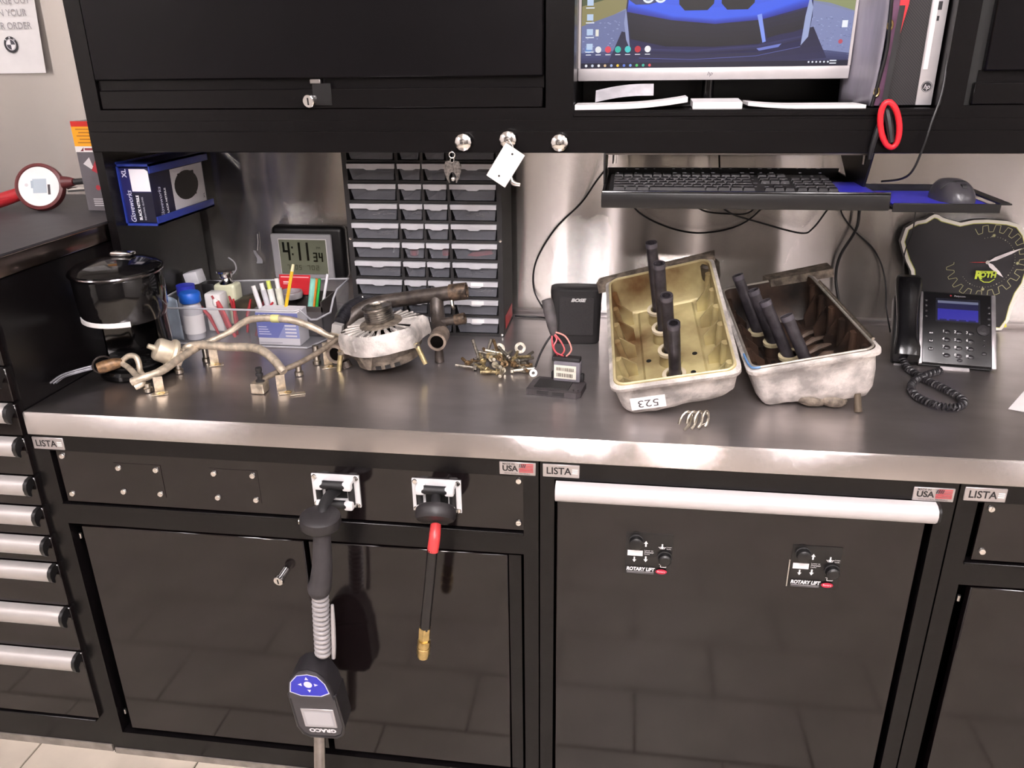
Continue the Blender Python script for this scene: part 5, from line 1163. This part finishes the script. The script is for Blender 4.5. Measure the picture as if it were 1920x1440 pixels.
P.rect(0, 0, SW, SH, '7f86a8'); P.rect(0, .155, SW, SH, 'aab4c8'); pp([(1088, -60), (1590, -60), (1590, -10), (1450, 5), (1190, 0), (1088, 45)], '4d5638'); pp([(1088, 15), (1190, -10), (1190, 12), (1150, 30), (1110, 45), (1088, 50)], '8a8256'); pp([(1500, -20), (1590, -20), (1590, 32), (1545, 18), (1505, 12)], '8d9367')
pp([(1088, 50), (1150, 30), (1180, 20), (1180, 126), (1088, 126)], '6c74a0'); pp([(1505, 14), (1590, 34), (1590, 126), (1500, 126)], '8088b4')
def mixc(a, c, t): return '%02x%02x%02x' % tuple(int(int(a[q:q+2], 16)*(1-t)+int(c[q:q+2], 16)*t) for q in (0, 2, 4))
def band(top, bot, ca, cb, n=8):                       # colour ramp between two curves with the same number of points
    for q in range(n):
        t0, t1 = q/n, (q+1)/n; f = lambda t: [(a[0]*(1-t)+c[0]*t, a[1]*(1-t)+c[1]*t) for a, c in zip(top, bot)]
        pp(f(t0)+list(reversed(f(t1))), mixc(ca, cb, (q+.5)/n))
random.seed(9)
for q in range(260):                                   # gravel
    x_, y_ = random.choice(((random.uniform(1090, 1180)), (random.uniform(1505, 1588)))), random.uniform(40, 112)
    P.rect(X(x_), Z(y_), X(x_+random.uniform(1, 4)), Z(y_-1.2), random.choice(('7078a6', '8f97c2', '9ca4cc', '666d98'))); P.k -= 1
band([(1088, 98), (1200, 92), (1340, 90), (1480, 90), (1590, 104)], [(1088, 126), (1200, 126), (1340, 126), (1480, 126), (1590, 126)], '4c517c', '23234a', 6)
band([(1165, 60), (1250, 80), (1400, 80), (1520, 58)], [(1140, 118), (1250, 122), (1400, 122), (1550, 112)], '1c1b38', '262650', 5)
pp([(1172, 20), (1180, -60), (1250, -140), (1430, -140), (1500, -60), (1514, 10), (1516, 40), (1512, 75), (1495, 92), (1440, 100), (1340, 103), (1230, 101), (1190, 94), (1173, 70), (1169, 45)], '16174a')
band([(1178, -60), (1260, -140), (1340, -142), (1420, -140), (1502, -60)], [(1176, 10), (1262, 34), (1340, 40), (1418, 34), (1512, 4)], '1f35a8', '3a62f0', 10)
pp([(1250, -130), (1275, -170), (1405, -170), (1430, -130)], '2b3040')
band([(1176, 10), (1262, 34), (1340, 40), (1418, 34), (1512, 4)], [(1174, 26), (1258, 42), (1340, 50), (1424, 44), (1512, 22)], '3a62f0', '1d2a9c', 6)
band([(1174, 26), (1258, 42), (1340, 50), (1412, 46), (1420, 44)], [(1182, 74), (1250, 88), (1340, 90), (1424, 86), (1430, 80)], '17162c', '0e0d1a', 5)
band([(1426, 44), (1450, 40), (1480, 34), (1502, 28)], [(1438, 76), (1460, 70), (1485, 66), (1504, 60)], '191838', '10101e', 4)
pp([(1416, 36), (1424, 34), (1436, 82), (1430, 84)], '8098f0'); band([(1190, 90), (1300, 95), (1420, 88), (1504, 72)], [(1200, 98), (1300, 103), (1430, 97), (1508, 80)], '2c2c66', '15153a', 3)
P.line([(X(a), Z(c)) for a, c in ((1200, 108), (1300, 112), (1420, 107), (1500, 92))], .0008, '5b66b8'); pp([(1420, 94), (1465, 86), (1460, 92), (1425, 98)], '6a78c8')
pp([(1176, 5), (1185, -20), (1245, -15), (1248, 6), (1215, 14), (1190, 14)], '3a3f66'); pp([(1430, 0), (1440, -20), (1500, -22), (1508, 2), (1480, 10), (1445, 10)], '3a3f66')
for x0, x1 in ((1268, 1338), (1346, 1412)): pp([(x0, -25), (x1, -25), (x1-3, 15), (x1-14, 26), (x0+14, 26), (x0+3, 15)], '0d0c14')
for cx_, cz_ in ((1213, 0), (1236, 0), (1452, -4), (1476, -6)): P.disc(X(cx_), Z(cz_), 12*k, 'e6eef8', n=20); P.disc(X(cx_), Z(cz_), 8.5*k, '8a98b8', n=20)
pp([(1172, 20), (1178, 60), (1182, 92), (1174, 75), (1169, 45)], '8f97c0'); pp([(1508, 5), (1515, 25), (1512, 75), (1500, 90), (1503, 40)], '9aa6d0')
P.rect(0, 0, SW, 9.5*k, '15142e')
cols_ = ['e8eaf0', 'c8d0e0', 'f0f0f4', 'd8b890', '9ab0e0', 'f0c840', '5a7ad8', '7aa0e8', '40c060', '38b8a0', 'e05058']
for q in range(11): P.disc(X(1098+q*12.3), Z(121), 2.6*k, cols_[q], n=10)
for q in range(7): P.disc(X(1102+q*19), Z(92), 6*k, ['5a88c8', 'e8e8ea', 'e04858', '30b8a8', '48c8c8', 'c02838', 'f0f0f2'][q], n=12); P.rect(X(1097+q*19), Z(102), X(1107+q*19), Z(100.5), 'e4e6f0')
for q in range(4): P.rect(X(1098), Z(14+q*26), X(1110), Z(3+q*26), 'b8cce8'); P.rect(X(1096), Z(19+q*26), X(1112), Z(17+q*26), 'dfe4f0')
P.rect(X(1115), Z(68), X(1121), Z(56), 'e8e4d8'); P.rect(X(1570), Z(60), X(1580), Z(48), 'f0f2fa'); P.disc(X(1571), Z(84), 4*k, 'c05060', n=10)
for q in range(6): P.disc(X(1518+q*7), Z(119), 1.8*k, 'dfe2ee', n=8)
P.rect(X(1556), Z(118), X(1568), Z(116), 'e8eaf4'); P.rect(X(1556), Z(122.5), X(1568), Z(120.5), 'e8eaf4')
P.build('screen', SCR, mo, world=True)
# ------------------------------------------------------------------ papers on the shelf in front of the monitor
def paper_pad(name, label, x0, x1, y0, y1, z, th, curl, m=PAPER, rz=0.):
    n = 14
    def fn(top):
        def f(u, v): return (x0+(x1-x0)*u, y0+(y1-y0)*v+(u-.5)*rz, z+(th if top else 0)+curl(u, v))
        return f
    b = MB(); b.grid(fn(True), n, 4); b.grid(fn(False), n, 4)
    w_ = n+1; N0 = w_*5
    fs = [(i, i+1, N0+i+1, N0+i) for i in range(n)]+[(4*w_+i+1, 4*w_+i, N0+4*w_+i, N0+4*w_+i+1) for i in range(n)]+[(j*w_, N0+j*w_, N0+(j+1)*w_, (j+1)*w_) for j in range(4)]+[(j*w_+n, (j+1)*w_+n, N0+(j+1)*w_+n, N0+j*w_+n) for j in range(4)]
    b.f += fs
    return one(b, name, label, 'papers', m)
paper_pad('paper_stack', 'thick curled stack of white papers left under the monitor', -.108, .108, .366, .45, 1.4243, .009, lambda u, v: .012*max(0, u-.35)**2*2.2+.002*u)
paper_pad('paper_stack', 'long white papers right under the monitor beside the pouch', .222, .437, .372, .46, 1.4243, .006, lambda u, v: .014*max(0, .45-u)**2*2+.0)
paper_pad('note_pad', 'small white note pad under the middle of the monitor', .119, .212, .378, .45, 1.4243, .012, lambda u, v: .004*v)
paper_pad('folded_sheet', 'grey white folded sheet leaning behind the left papers', -.072, .045, .455, .475, 1.4340, .004, lambda u, v: .018*v+.012*u+.004*math.sin(u*PI), mat('grey_paper', 'c2bfc4', .8))
# ------------------------------------------------------------------ desktop computer standing on edge
dt = thing('desktop_computer', 'slim black desktop computer on edge with silver front strip', 'computer', (.52, .54, 1.424))
MB().box((.480, .404, 1.4245), (.5605, .69, 1.763), r=.002, seg=1).build('case', BLKP, dt, world=True)
CARB = bpy.data.materials.new('diagonal_mesh_plastic'); CARB.use_nodes = True
nt = CARB.node_tree; bs = nt.nodes['Principled BSDF']; tc_ = nt.nodes.new('ShaderNodeTexCoord'); mp_ = nt.nodes.new('ShaderNodeMapping'); mp_.inputs['Rotation'].default_value = (0, math.radians(45), 0)
wv = nt.nodes.new('ShaderNodeTexWave'); wv.inputs['Scale'].default_value = 90; nt.links.new(tc_.outputs['Object'], mp_.inputs[0]); nt.links.new(mp_.outputs[0], wv.inputs[0])
cr = nt.nodes.new('ShaderNodeValToRGB'); cr.color_ramp.elements[0].color = (.008, .007, .008, 1); cr.color_ramp.elements[1].color = (.035, .032, .034, 1); nt.links.new(wv.outputs[0], cr.inputs[0]); nt.links.new(cr.outputs[0], bs.inputs['Base Color']); bs.inputs['Roughness'].default_value = .4
MB().box((.480, .397, 1.4275), (.531, .405, 1.763), r=.001, seg=1).build('front_grille', CARB, dt, world=True)
st_ = MB().box((.531, .396, 1.4275), (.5600, .405, 1.763), r=.002).build('silver_strip', mat('desktop_silver', 'd6d2d4', .3, .4, var=.02), dt, world=True)
P = Print(FR(.546, .3957, 1.4605)); P.disc(0, 0, .0098, '2a282c'); P.disc(0, 0, .0088, 'd6d2d4'); P.disc(0, 0, .0082, '2a282c'); P.text('hp', -.0003, -.0003, .0115, 'd6d2d4', shear=.3, bold=.01); P.rect(-.004, .130, .003, .144, '2a282c'); P.rect(-.003, .112, .001, .120, '2a282c'); P.rect(-.012, .030, -.004, .150, 'e8e5e6'); P.build('front_marks', PR, dt, world=True)
# ------------------------------------------------------------------ zipped pouch with brass grommets
pu = thing('document_pouch', 'clear document pouch with black piping, red edge and brass grommets', 'pouch', (.45, .39, 1.424))
def pf2(u, v): return (.420+.030*(1-u)**1.2*0+.030*u+.012*math.sin(v*3)*u-.012*v, .52-u*.13, 1.427+v*.33)
o = MB().grid(pf2, 10, 14).build('clear_panel', mat('grey_film', '9d98a4', .2, var=.25, vscale=9, stretch=(1, 1, .25), alpha=.9, bump=.25, bscale=14), pu, world=True, weld=False)
md = o.modifiers.new('t', 'SOLIDIFY'); md.thickness = .002
MB().tube([(.4505, .386, 1.427), (.456, .384, 1.47), (.462, .384, 1.53), (.458, .384, 1.60), (.452, .384, 1.75)], .0035, 8, smooth=5).build('piping', BLKP, pu, world=True)
MB().grid(lambda u, v: (.4545+u*.016+.006*math.sin(v*3)-.0*v, .386-u*.004, 1.428+v*.32), 4, 10).build('edge_band', mat('violet_band', '5a3550', .4, var=.3, vscale=20), pu, world=True, weld=False)
for x, z in ((.4615, 1.566), (.4555, 1.452)):
    M = look((x, .385, z), (x-.15, -.6, z)); MB().lathe([(.0035, 0), (.007, 0), (.0078, .002), (.006, .0035), (.0035, .002), (.0035, 0)], 18, M @ Matrix.Diagonal((.75, 1.25, 1, 1)), cap=False).build('grommet', BRASS, pu, world=True)
REDF = mat('red_fabric', 'c8202c', .5, var=.08)
MB().add([(.474, .382, 1.76), (.489, .382, 1.76), (.487, .380, 1.60), (.476, .381, 1.525), (.472, .382, 1.60)]+[(.474, .386, 1.76), (.489, .386, 1.76), (.487, .384, 1.60), (.476, .385, 1.525), (.472, .386, 1.60)], [(0, 1, 2, 3, 4), (9, 8, 7, 6, 5)]+[(i, (i+1) % 5, 5+(i+1) % 5, 5+i) for i in range(5)]).build('red_flap', REDF, pu, world=True)
MB().grid(lambda u, v: (.463+u*.010+v*.006, .372, 1.428+v*.17), 2, 6).build('black_strap', RUB, pu, world=True, weld=False)
rg = thing('red_ring', 'red ring with a black strap hanging over the valance', 'ring', (.475, .335, 1.36))
MB().tube([(.4735+.0165*math.cos(a)-.010*math.sin(a), .335-.004*math.sin(a), 1.397+.040*math.sin(a)) for a in [i*2*PI/28 for i in range(28)]], .0055, 10, closed=True).build('ring', mat('glossy_red', 'd8222e', .35, var=.04), rg, world=True)
MB().tube([(.462, .366, 1.43), (.466, .347, 1.425), (.474, .338, 1.395), (.481, .334, 1.366)], [.005, .007, .007, .005], 8, smooth=4).build('strap', RUB, rg, world=True)
MB().tube([(.464, .345, 1.422), (.456, .341, 1.39), (.451, .342, 1.36), (.450, .346, 1.335)], [.005, .006, .005, .004], 8, smooth=4).build('strap_tail', RUB, rg, world=True)
# ------------------------------------------------------------------ cables on the wall
CAB = mat('black_cable', '161416', .45)
def cable(label, pts, r=.0022, sm=6): return one(MB().tube(pts, r, 8, smooth=sm), 'cable', label, 'cable', CAB, group='cables under the wall cabinets')
cable('black cable curving from the keyboard tray down to the speaker', [(-.05, .58, 1.285), (-.075, .66, 1.245), (-.112, .735, 1.184), (-.178, .737, 1.116), (-.226, .737, 1.033), (-.233, .737, .962), (-.206, .715, .915), (-.17, .66, .8935), (-.14, .60, .8935)])
cable('black cable lying along the upstand from parts cabinet to speaker', [(-.278, .705, .8935), (-.25, .700, .8935), (-.20, .695, .8935), (-.165, .66, .8935)], .0026)
cable('black cable sagging low left under the keyboard tray', [(.0, .62, 1.262), (.02, .70, 1.178), (.1, .72, 1.13), (.192, .72, 1.116), (.291, .72, 1.146), (.36, .66, 1.25)])
cable('short flat cable loop close under the keyboard tray', [(.15, .62, 1.255), (.172, .70, 1.180), (.245, .715, 1.164), (.298, .70, 1.175), (.32, .62, 1.255)], .002)
cable('black cable sagging low right under the keyboard tray', [(.20, .62, 1.255), (.235, .695, 1.177), (.329, .715, 1.142), (.419, .715, 1.120), (.446, .715, 1.132), (.469, .70, 1.177), (.485, .62, 1.25)])
cable('thick black cable dropping behind the dark oily cover', [(.52, .62, 1.25), (.542, .70, 1.184), (.544, .71, 1.132), (.519, .72, 1.065), (.516, .72, 1.011), (.527, .70, .950), (.53, .68, .8945)], .0036)
cable('thin black cable slanting right towards the phone', [(.49, .62, 1.25), (.503, .715, 1.180), (.543, .735, 1.128), (.60, .735, 1.077), (.631, .725, 1.014), (.64, .70, .94), (.645, .66, .8935)], .002)
cable('black cable from the computer front down to the mouse tray', [(.566, .392, 1.62), (.567, .385, 1.55), (.560, .352, 1.46), (.545, .335, 1.40), (.538, .333, 1.36), (.529, .34, 1.316), (.517, .36, 1.297), (.497, .41, 1.285)], .0022)
cable('thin cord hanging from the mouse tray past the cut-out clock', [(.590, .445, 1.258), (.600, .50, 1.225), (.650, .645, 1.143), (.657, .692, 1.085), (.660, .694, 1.046), (.668, .69, .98), (.67, .68, .8935)], .0014)
cable('two-inch cable stub between valance and keyboard tray', [(.205, .64, 1.40), (.203, .64, 1.33), (.205, .62, 1.285)], .0022)
# tiny tag hanging on the dark wall beside the digital clock
tg = thing('paper_tag', 'tiny crumpled white tag hanging left of the digital clock', 'tag', (-.985, .738, 1.03))
MB().grid(lambda u, v: (-.992+u*.018*(1-.5*v)+.004*math.sin(v*5), .734-.004*u*v, 1.012+v*.036), 4, 5).build('tag', mat('translucent_tag', 'b5b3ba', .4, alpha=.9), tg, world=True, weld=False)
MB().tube([(-.984, .735, 1.048), (-.980, .736, 1.07), (-.979, .737, 1.092)], .0008, 6).build('string', WHITEP, tg, world=True)
# ------------------------------------------------------------------ hose roller guides on the reel panel
def roller_guide(x, z, label):
    g = thing('roller_guide', label, 'hose guide', (x, .002, z), group='hose roller guides')
    b = MB()
    w_, h_, hw, hh, t_ = .047, .034, .022, .017, .004
    for lo, hi in (((-w_, -t_, hh), (w_, 0, h_)), ((-w_, -t_, -h_), (w_, 0, -hh)), ((-w_, -t_, -hh), (-hw, 0, hh)), ((hw, -t_, -hh), (w_, 0, hh))): b.box(lo, hi)
    b.build('plate', mat('white_cast_plate', 'dddbdc', .4, var=.03), g)
    MB().box((-hw, -.0012, -hh), (hw, -.0004, hh)).build('opening', GAP, g)
    for s in (-1, 1):
        MB().cyl((-.024, -.016, s*.021-.002), (.024, -.016, s*.021-.002), .0085, n=16).build('roller', RUB, g)
        MB().cyl((s*.032, -.010, -.024), (s*.032, -.010, .022), .0065, n=14).build('roller', RUB, g)
        for e in (-1, 1):
            MB().box((s*.028-.009, -.024, e*.021-.011), (s*.028+.009, -.003, e*.021+.007), r=.004).build('bearing_block', MATS['white_cast_plate'], g)
            screw(g, (x+s*.041, .002-.004, z+e*.029), s=.8)
    return g
roller_guide(-.531, .7535, 'white roller guide above the hanging meter gun')
roller_guide(-.333, .7555, 'white roller guide above the short red and black hose')
# ------------------------------------------------------------------ metering gun hanging from its hose
mg = thing('oil_meter_gun', 'oil metering gun with blue keypad hanging from its hose', 'meter gun', (-.56, -.10, .30))
def G(mb, n, m): return mb.build(n, m, mg, world=True)
G(MB().tube([(-.531, .006, .752), (-.534, -.03, .758), (-.532, -.065, .757), (-.528, -.088, .745), (-.527, -.095, .72)], .0105, 14, smooth=6), 'hose', RUB)
M = look((-.531, -.092, .726), (-.5285, -.094, .764))
bp_ = G(MB().lathe([(.010, .002), (.031, .003), (.0365, .008), (.0375, .012), (.0375, .023), (.0365, .027), (.031, .031), (.010, .032)], 28, M), 'bumper', mat('bumper_rubber', '232022', .5, var=.08))
for a in (-2.0, -1.2): MB().cyl(M @ V((.0372*math.cos(a), .0372*math.sin(a), .020)), M @ V((.0388*math.cos(a), .0388*math.sin(a), .020)), .0055, n=12).build('bumper_bolt', ZINC, bp_, world=True)
G(MB().tube([(-.5275, -.098, .724), (-.529, -.099, .70), (-.533, -.10, .655), (-.540, -.10, .615), (-.545, -.10, .598), (-.545, -.10, .585)], [.0155, .0165, .0185, .021, .0225, .0175], 18, smooth=4), 'swivel_sleeve', mat('grey_black_sleeve', '333033', .6, var=.08))
GRIP = mat('grip_grey', 'b4b0b2', .35, .4, var=.05)
core = [(-.5445, -.10, .590), (-.5475, -.10, .53), (-.551, -.10, .48), (-.554, -.10, .44)]
G(MB().tube(core, .0125, 14, smooth=3), 'handle_core', mat('handle_dark', '6b686a', .45))
for q in range(13):
    t_ = q/12; z = .580-t_*.132; x = -.5452-t_*.0085; G(MB().lathe([(.013, -.004), (.0165, -.002), (.0165, .002), (.013, .004)], 16, Matrix.Translation((x, -.10, z)) @ Matrix.Rotation(.16*(1 if q % 2 else -1)*0+.12, 4, 'Y')), 'grip_ridge', GRIP)
G(MB().tube([(-.521, -.105, .566), (-.523, -.106, .53), (-.527, -.107, .47), (-.531, -.106, .44)], [.003, .0045, .0045, .004], 8, smooth=3), 'trigger', GRIP)
# head: domed keypad section above, screen section below, leaning back
Mh = frame((-.574, -.108, .330), (1, 0, .06), (-.085, -.10, 1))      # local x right, y up, z towards the camera
HB = mat('meter_black', '211f22', .42, var=.08); HG = mat('meter_grey', '3a383c', .45, var=.06)
top = [(-.050, .028), (-.044, .062), (-.032, .084), (-.016, .098), (.004, .103), (.022, .097), (.034, .084), (.043, .060), (.047, .028)]
G(MB().prism(top, -.030, .014, Mh), 'head_dome', HB)
G(MB().prism([(x*.94, y-.003) for x, y in top], .014, .019, Mh), 'head_face', HG)
low = [(-.050, .030), (.047, .030), (.048, -.060), (.040, -.082), (.026, -.090), (-.030, -.090), (-.042, -.082), (-.050, -.062)]
G(MB().prism(low, -.034, .010, Mh), 'meter_body', HB); G(MB().prism([(x*.94, y*.95) for x, y in low], .010, .014, Mh), 'meter_face', HG)
G(MB().tube([Mh @ V((x*1.0, y, .012)) for x, y in low], .0035, 6, closed=True), 'meter_edge', HB)
P = Print(Mh @ Matrix.Translation((0, 0, .0192)))
kp = [(-.040, .045), (-.034, .070), (-.018, .088), (.004, .092), (.022, .087), (.034, .068), (.038, .045), (.020, .036), (-.020, .036)]
P.poly([(x*1.06, (y-.065)*1.08+.065) for x, y in kp], 'c9cbe0'); P.poly(kp, '2a2fb0'); P.disc(0, .066, .0085, 'd8daf0')
for a in range(4):
    c_, s_ = math.cos(a*PI/2), math.sin(a*PI/2); q = [(.013, -.004), (.021, 0), (.013, .004)]; P.poly([(x*c_-y*s_, .066+x*s_+y*c_) for x, y in q], 'd8daf0')
P.build('keypad', PRG, mg, world=True)
G(MB().box((-.034, -.060, .013), (.035, -.008, .0155), Mh, r=.001, seg=1), 'screen_frame', GRIP)
P = Print(Mh @ Matrix.Translation((0, 0, .0156))); P.rect(-.031, -.057, .032, -.012, 'a9a7ab'); P.rect(-.027, -.053, .028, -.016, 'b6b4b8'); P.build('screen', PRG, mg, world=True)
P = Print(Mh @ Matrix.Translation((0, 0, .0142))); P.text('GRACO', .001, -.070, .0135, 'e4e2e6', rot=PI, bold=.05, sx=1.2); P.build('maker_print', PR, mg, world=True)
G(MB().cyl((-.583, -.10, .245), (-.5975, -.10, .10), .0125, .0115, n=18), 'spout_tube', mat('steel_spout', 'a8a3a2', .25, 1.))
# ------------------------------------------------------------------ air hose with brass coupler
ah = thing('air_hose', 'short red and black air hose with brass coupler', 'hose', (-.335, -.08, .60))
M = look((-.322, -.052, .764), (-.319, -.092, .722))
bp_ = MB().lathe([(.012, -.002), (.030, -.001), (.036, .005), (.0375, .010), (.0375, .020), (.034, .026), (.010, .029)], 28, M).build('bumper', MATS['bumper_rubber'], ah, world=True)
MB().cyl(M @ V((0, -.036, .012)), M @ V((0, -.0385, .012)), .005, n=12).build('bumper_bolt', GAP, bp_, world=True)
MB().tube([(-.333, .006, .755), (-.330, -.02, .763), (-.322, -.053, .762)], .009, 12, smooth=4).build('hose_inlet', RUB, ah, world=True)
MB().tube([(-.3192, -.074, .738), (-.3180, -.088, .728), (-.3185, -.095, .716), (-.3215, -.098, .698)], [.0095, .0105, .0105, .0105], 14, smooth=4).build('red_sleeve', mat('red_sleeve', 'c23a3c', .35), ah, world=True)
MB().tube([(-.3215, -.098, .702), (-.3265, -.099, .66), (-.333, -.10, .61), (-.340, -.10, .56), (-.3445, -.10, .525)], [.0100, .0098, .0098, .0100, .0102], 14, smooth=4).build('black_hose', mat('gloss_black_hose', '141214', .18), ah, world=True)
M = look((-.3445, -.10, .528), (-.353, -.10, .452))
MB().lathe([(.0115, 0), (.0115, .026), (.009, .027), (.009, .031)], 6, M).build('hex_fitting', BRASS, ah, world=True)
MB().lathe([(.0115, .031), (.0125, .033), (.0125, .043), (.011, .044), (.011, .047), (.0128, .048), (.0128, .062), (.0115, .066), (.011, .071), (.007, .072), (.007, .060), (0, .06)], 24, M).build('coupler', BRASS, ah, world=True)
# ------------------------------------------------------------------ lift control panels on the cabinet door
def lift_panel(x0, z0, label, bent=False):
    g = thing('lift_switch', label, 'lift switch', (x0, -.002, z0), group='lift control panels')
    W_, H_ = .086, .090
    pl = MB().box((0, -.0012, 0), (W_, 0, H_)).build('overlay', mat('panel_overlay', '0c0b0d', .35), g)
    P = Print(FR(0, -.0013, 0)); w_ = 'e9e7ea'
    P.rect(.004, .040, .032, .052, w_)
    def arrow(x, z, d, s=1.): P.rect(x-.0013*s, z-.006*s*(1 if d > 0 else -1)*1, x+.0013*s, z, w_) if d > 0 else P.rect(x-.0013*s, z, x+.0013*s, z+.006*s, w_); P.poly([(x-.0036*s, z), (x+.0036*s, z), (x, z+.0055*s*d)], w_)
    arrow(.019, .060, 1, 1.); arrow(.017, .032, -1, 1.); arrow(.037, .068, 1, 1.1); arrow(.038, .034, -1, 1.1)
    for q, ln in enumerate(('Lower to', 'Disengage', 'Locks')): P.text(ln, .035, .0535-q*.0038, .0042, w_, 'LEFT')
    arrow(.067, .064, -1, 1.); P.line([(.060, .063), (.063, .063), (.063, .060), (.071, .060), (.071, .063), (.074, .063)], .001, w_); P.text('Lower', .075, .064, .0035, w_, 'LEFT'); P.text('Locks', .075, .060, .0035, w_, 'LEFT')
    arrow(.071, .032, 1, 1.1); P.line([(.063, .026), (.066, .026), (.066, .020), (.076, .020), (.076, .026), (.079, .026)], .0014, w_)
    P.text('ROTARY LIFT', .029, .0125, .0105, w_, bold=.04, shear=.15, sx=.82); P.rect(.004, .006, .054, .0072, 'a9a7aa'); P.rect(.004, .0035, .054, .0042, '8a888b'); P.disc(.068, .010, .0105, 'b01838', ry=.0052); P.text('Rotary', .068, .010, .0055, 'f0d8dc')
    P.build('overlay_print', PR, g)
    for x, z, r in ((.019, .072, .013), (.073, .040, .0125)):
        k_ = MB().lathe([(r*.9, 0), (r, .003), (r*.95, .012), (r*.7, .0145), (0, .0145)], 22, look((x, -.0013, z), (x, -1, z))).build('push_button', BLKP, g)
        MB().lathe([(r*1.12, 0), (r*1.12, .002), (r*1.0, .0026)], 22, look((x, -.0013, z), (x, -1, z)), cap=False).build('button_ring', BLKM, k_)
    if bent: MB().box((-.0035, -.0016, .0), (-.0015, -.0004, .058)).build('silver_edge', ALU, g)
    return g
lift_panel(.024, .6135, 'lift control panel on the left of the wide cabinet door')
lift_panel(.323, .6095, 'lift control panel with a silver edge on the right of the door', True)
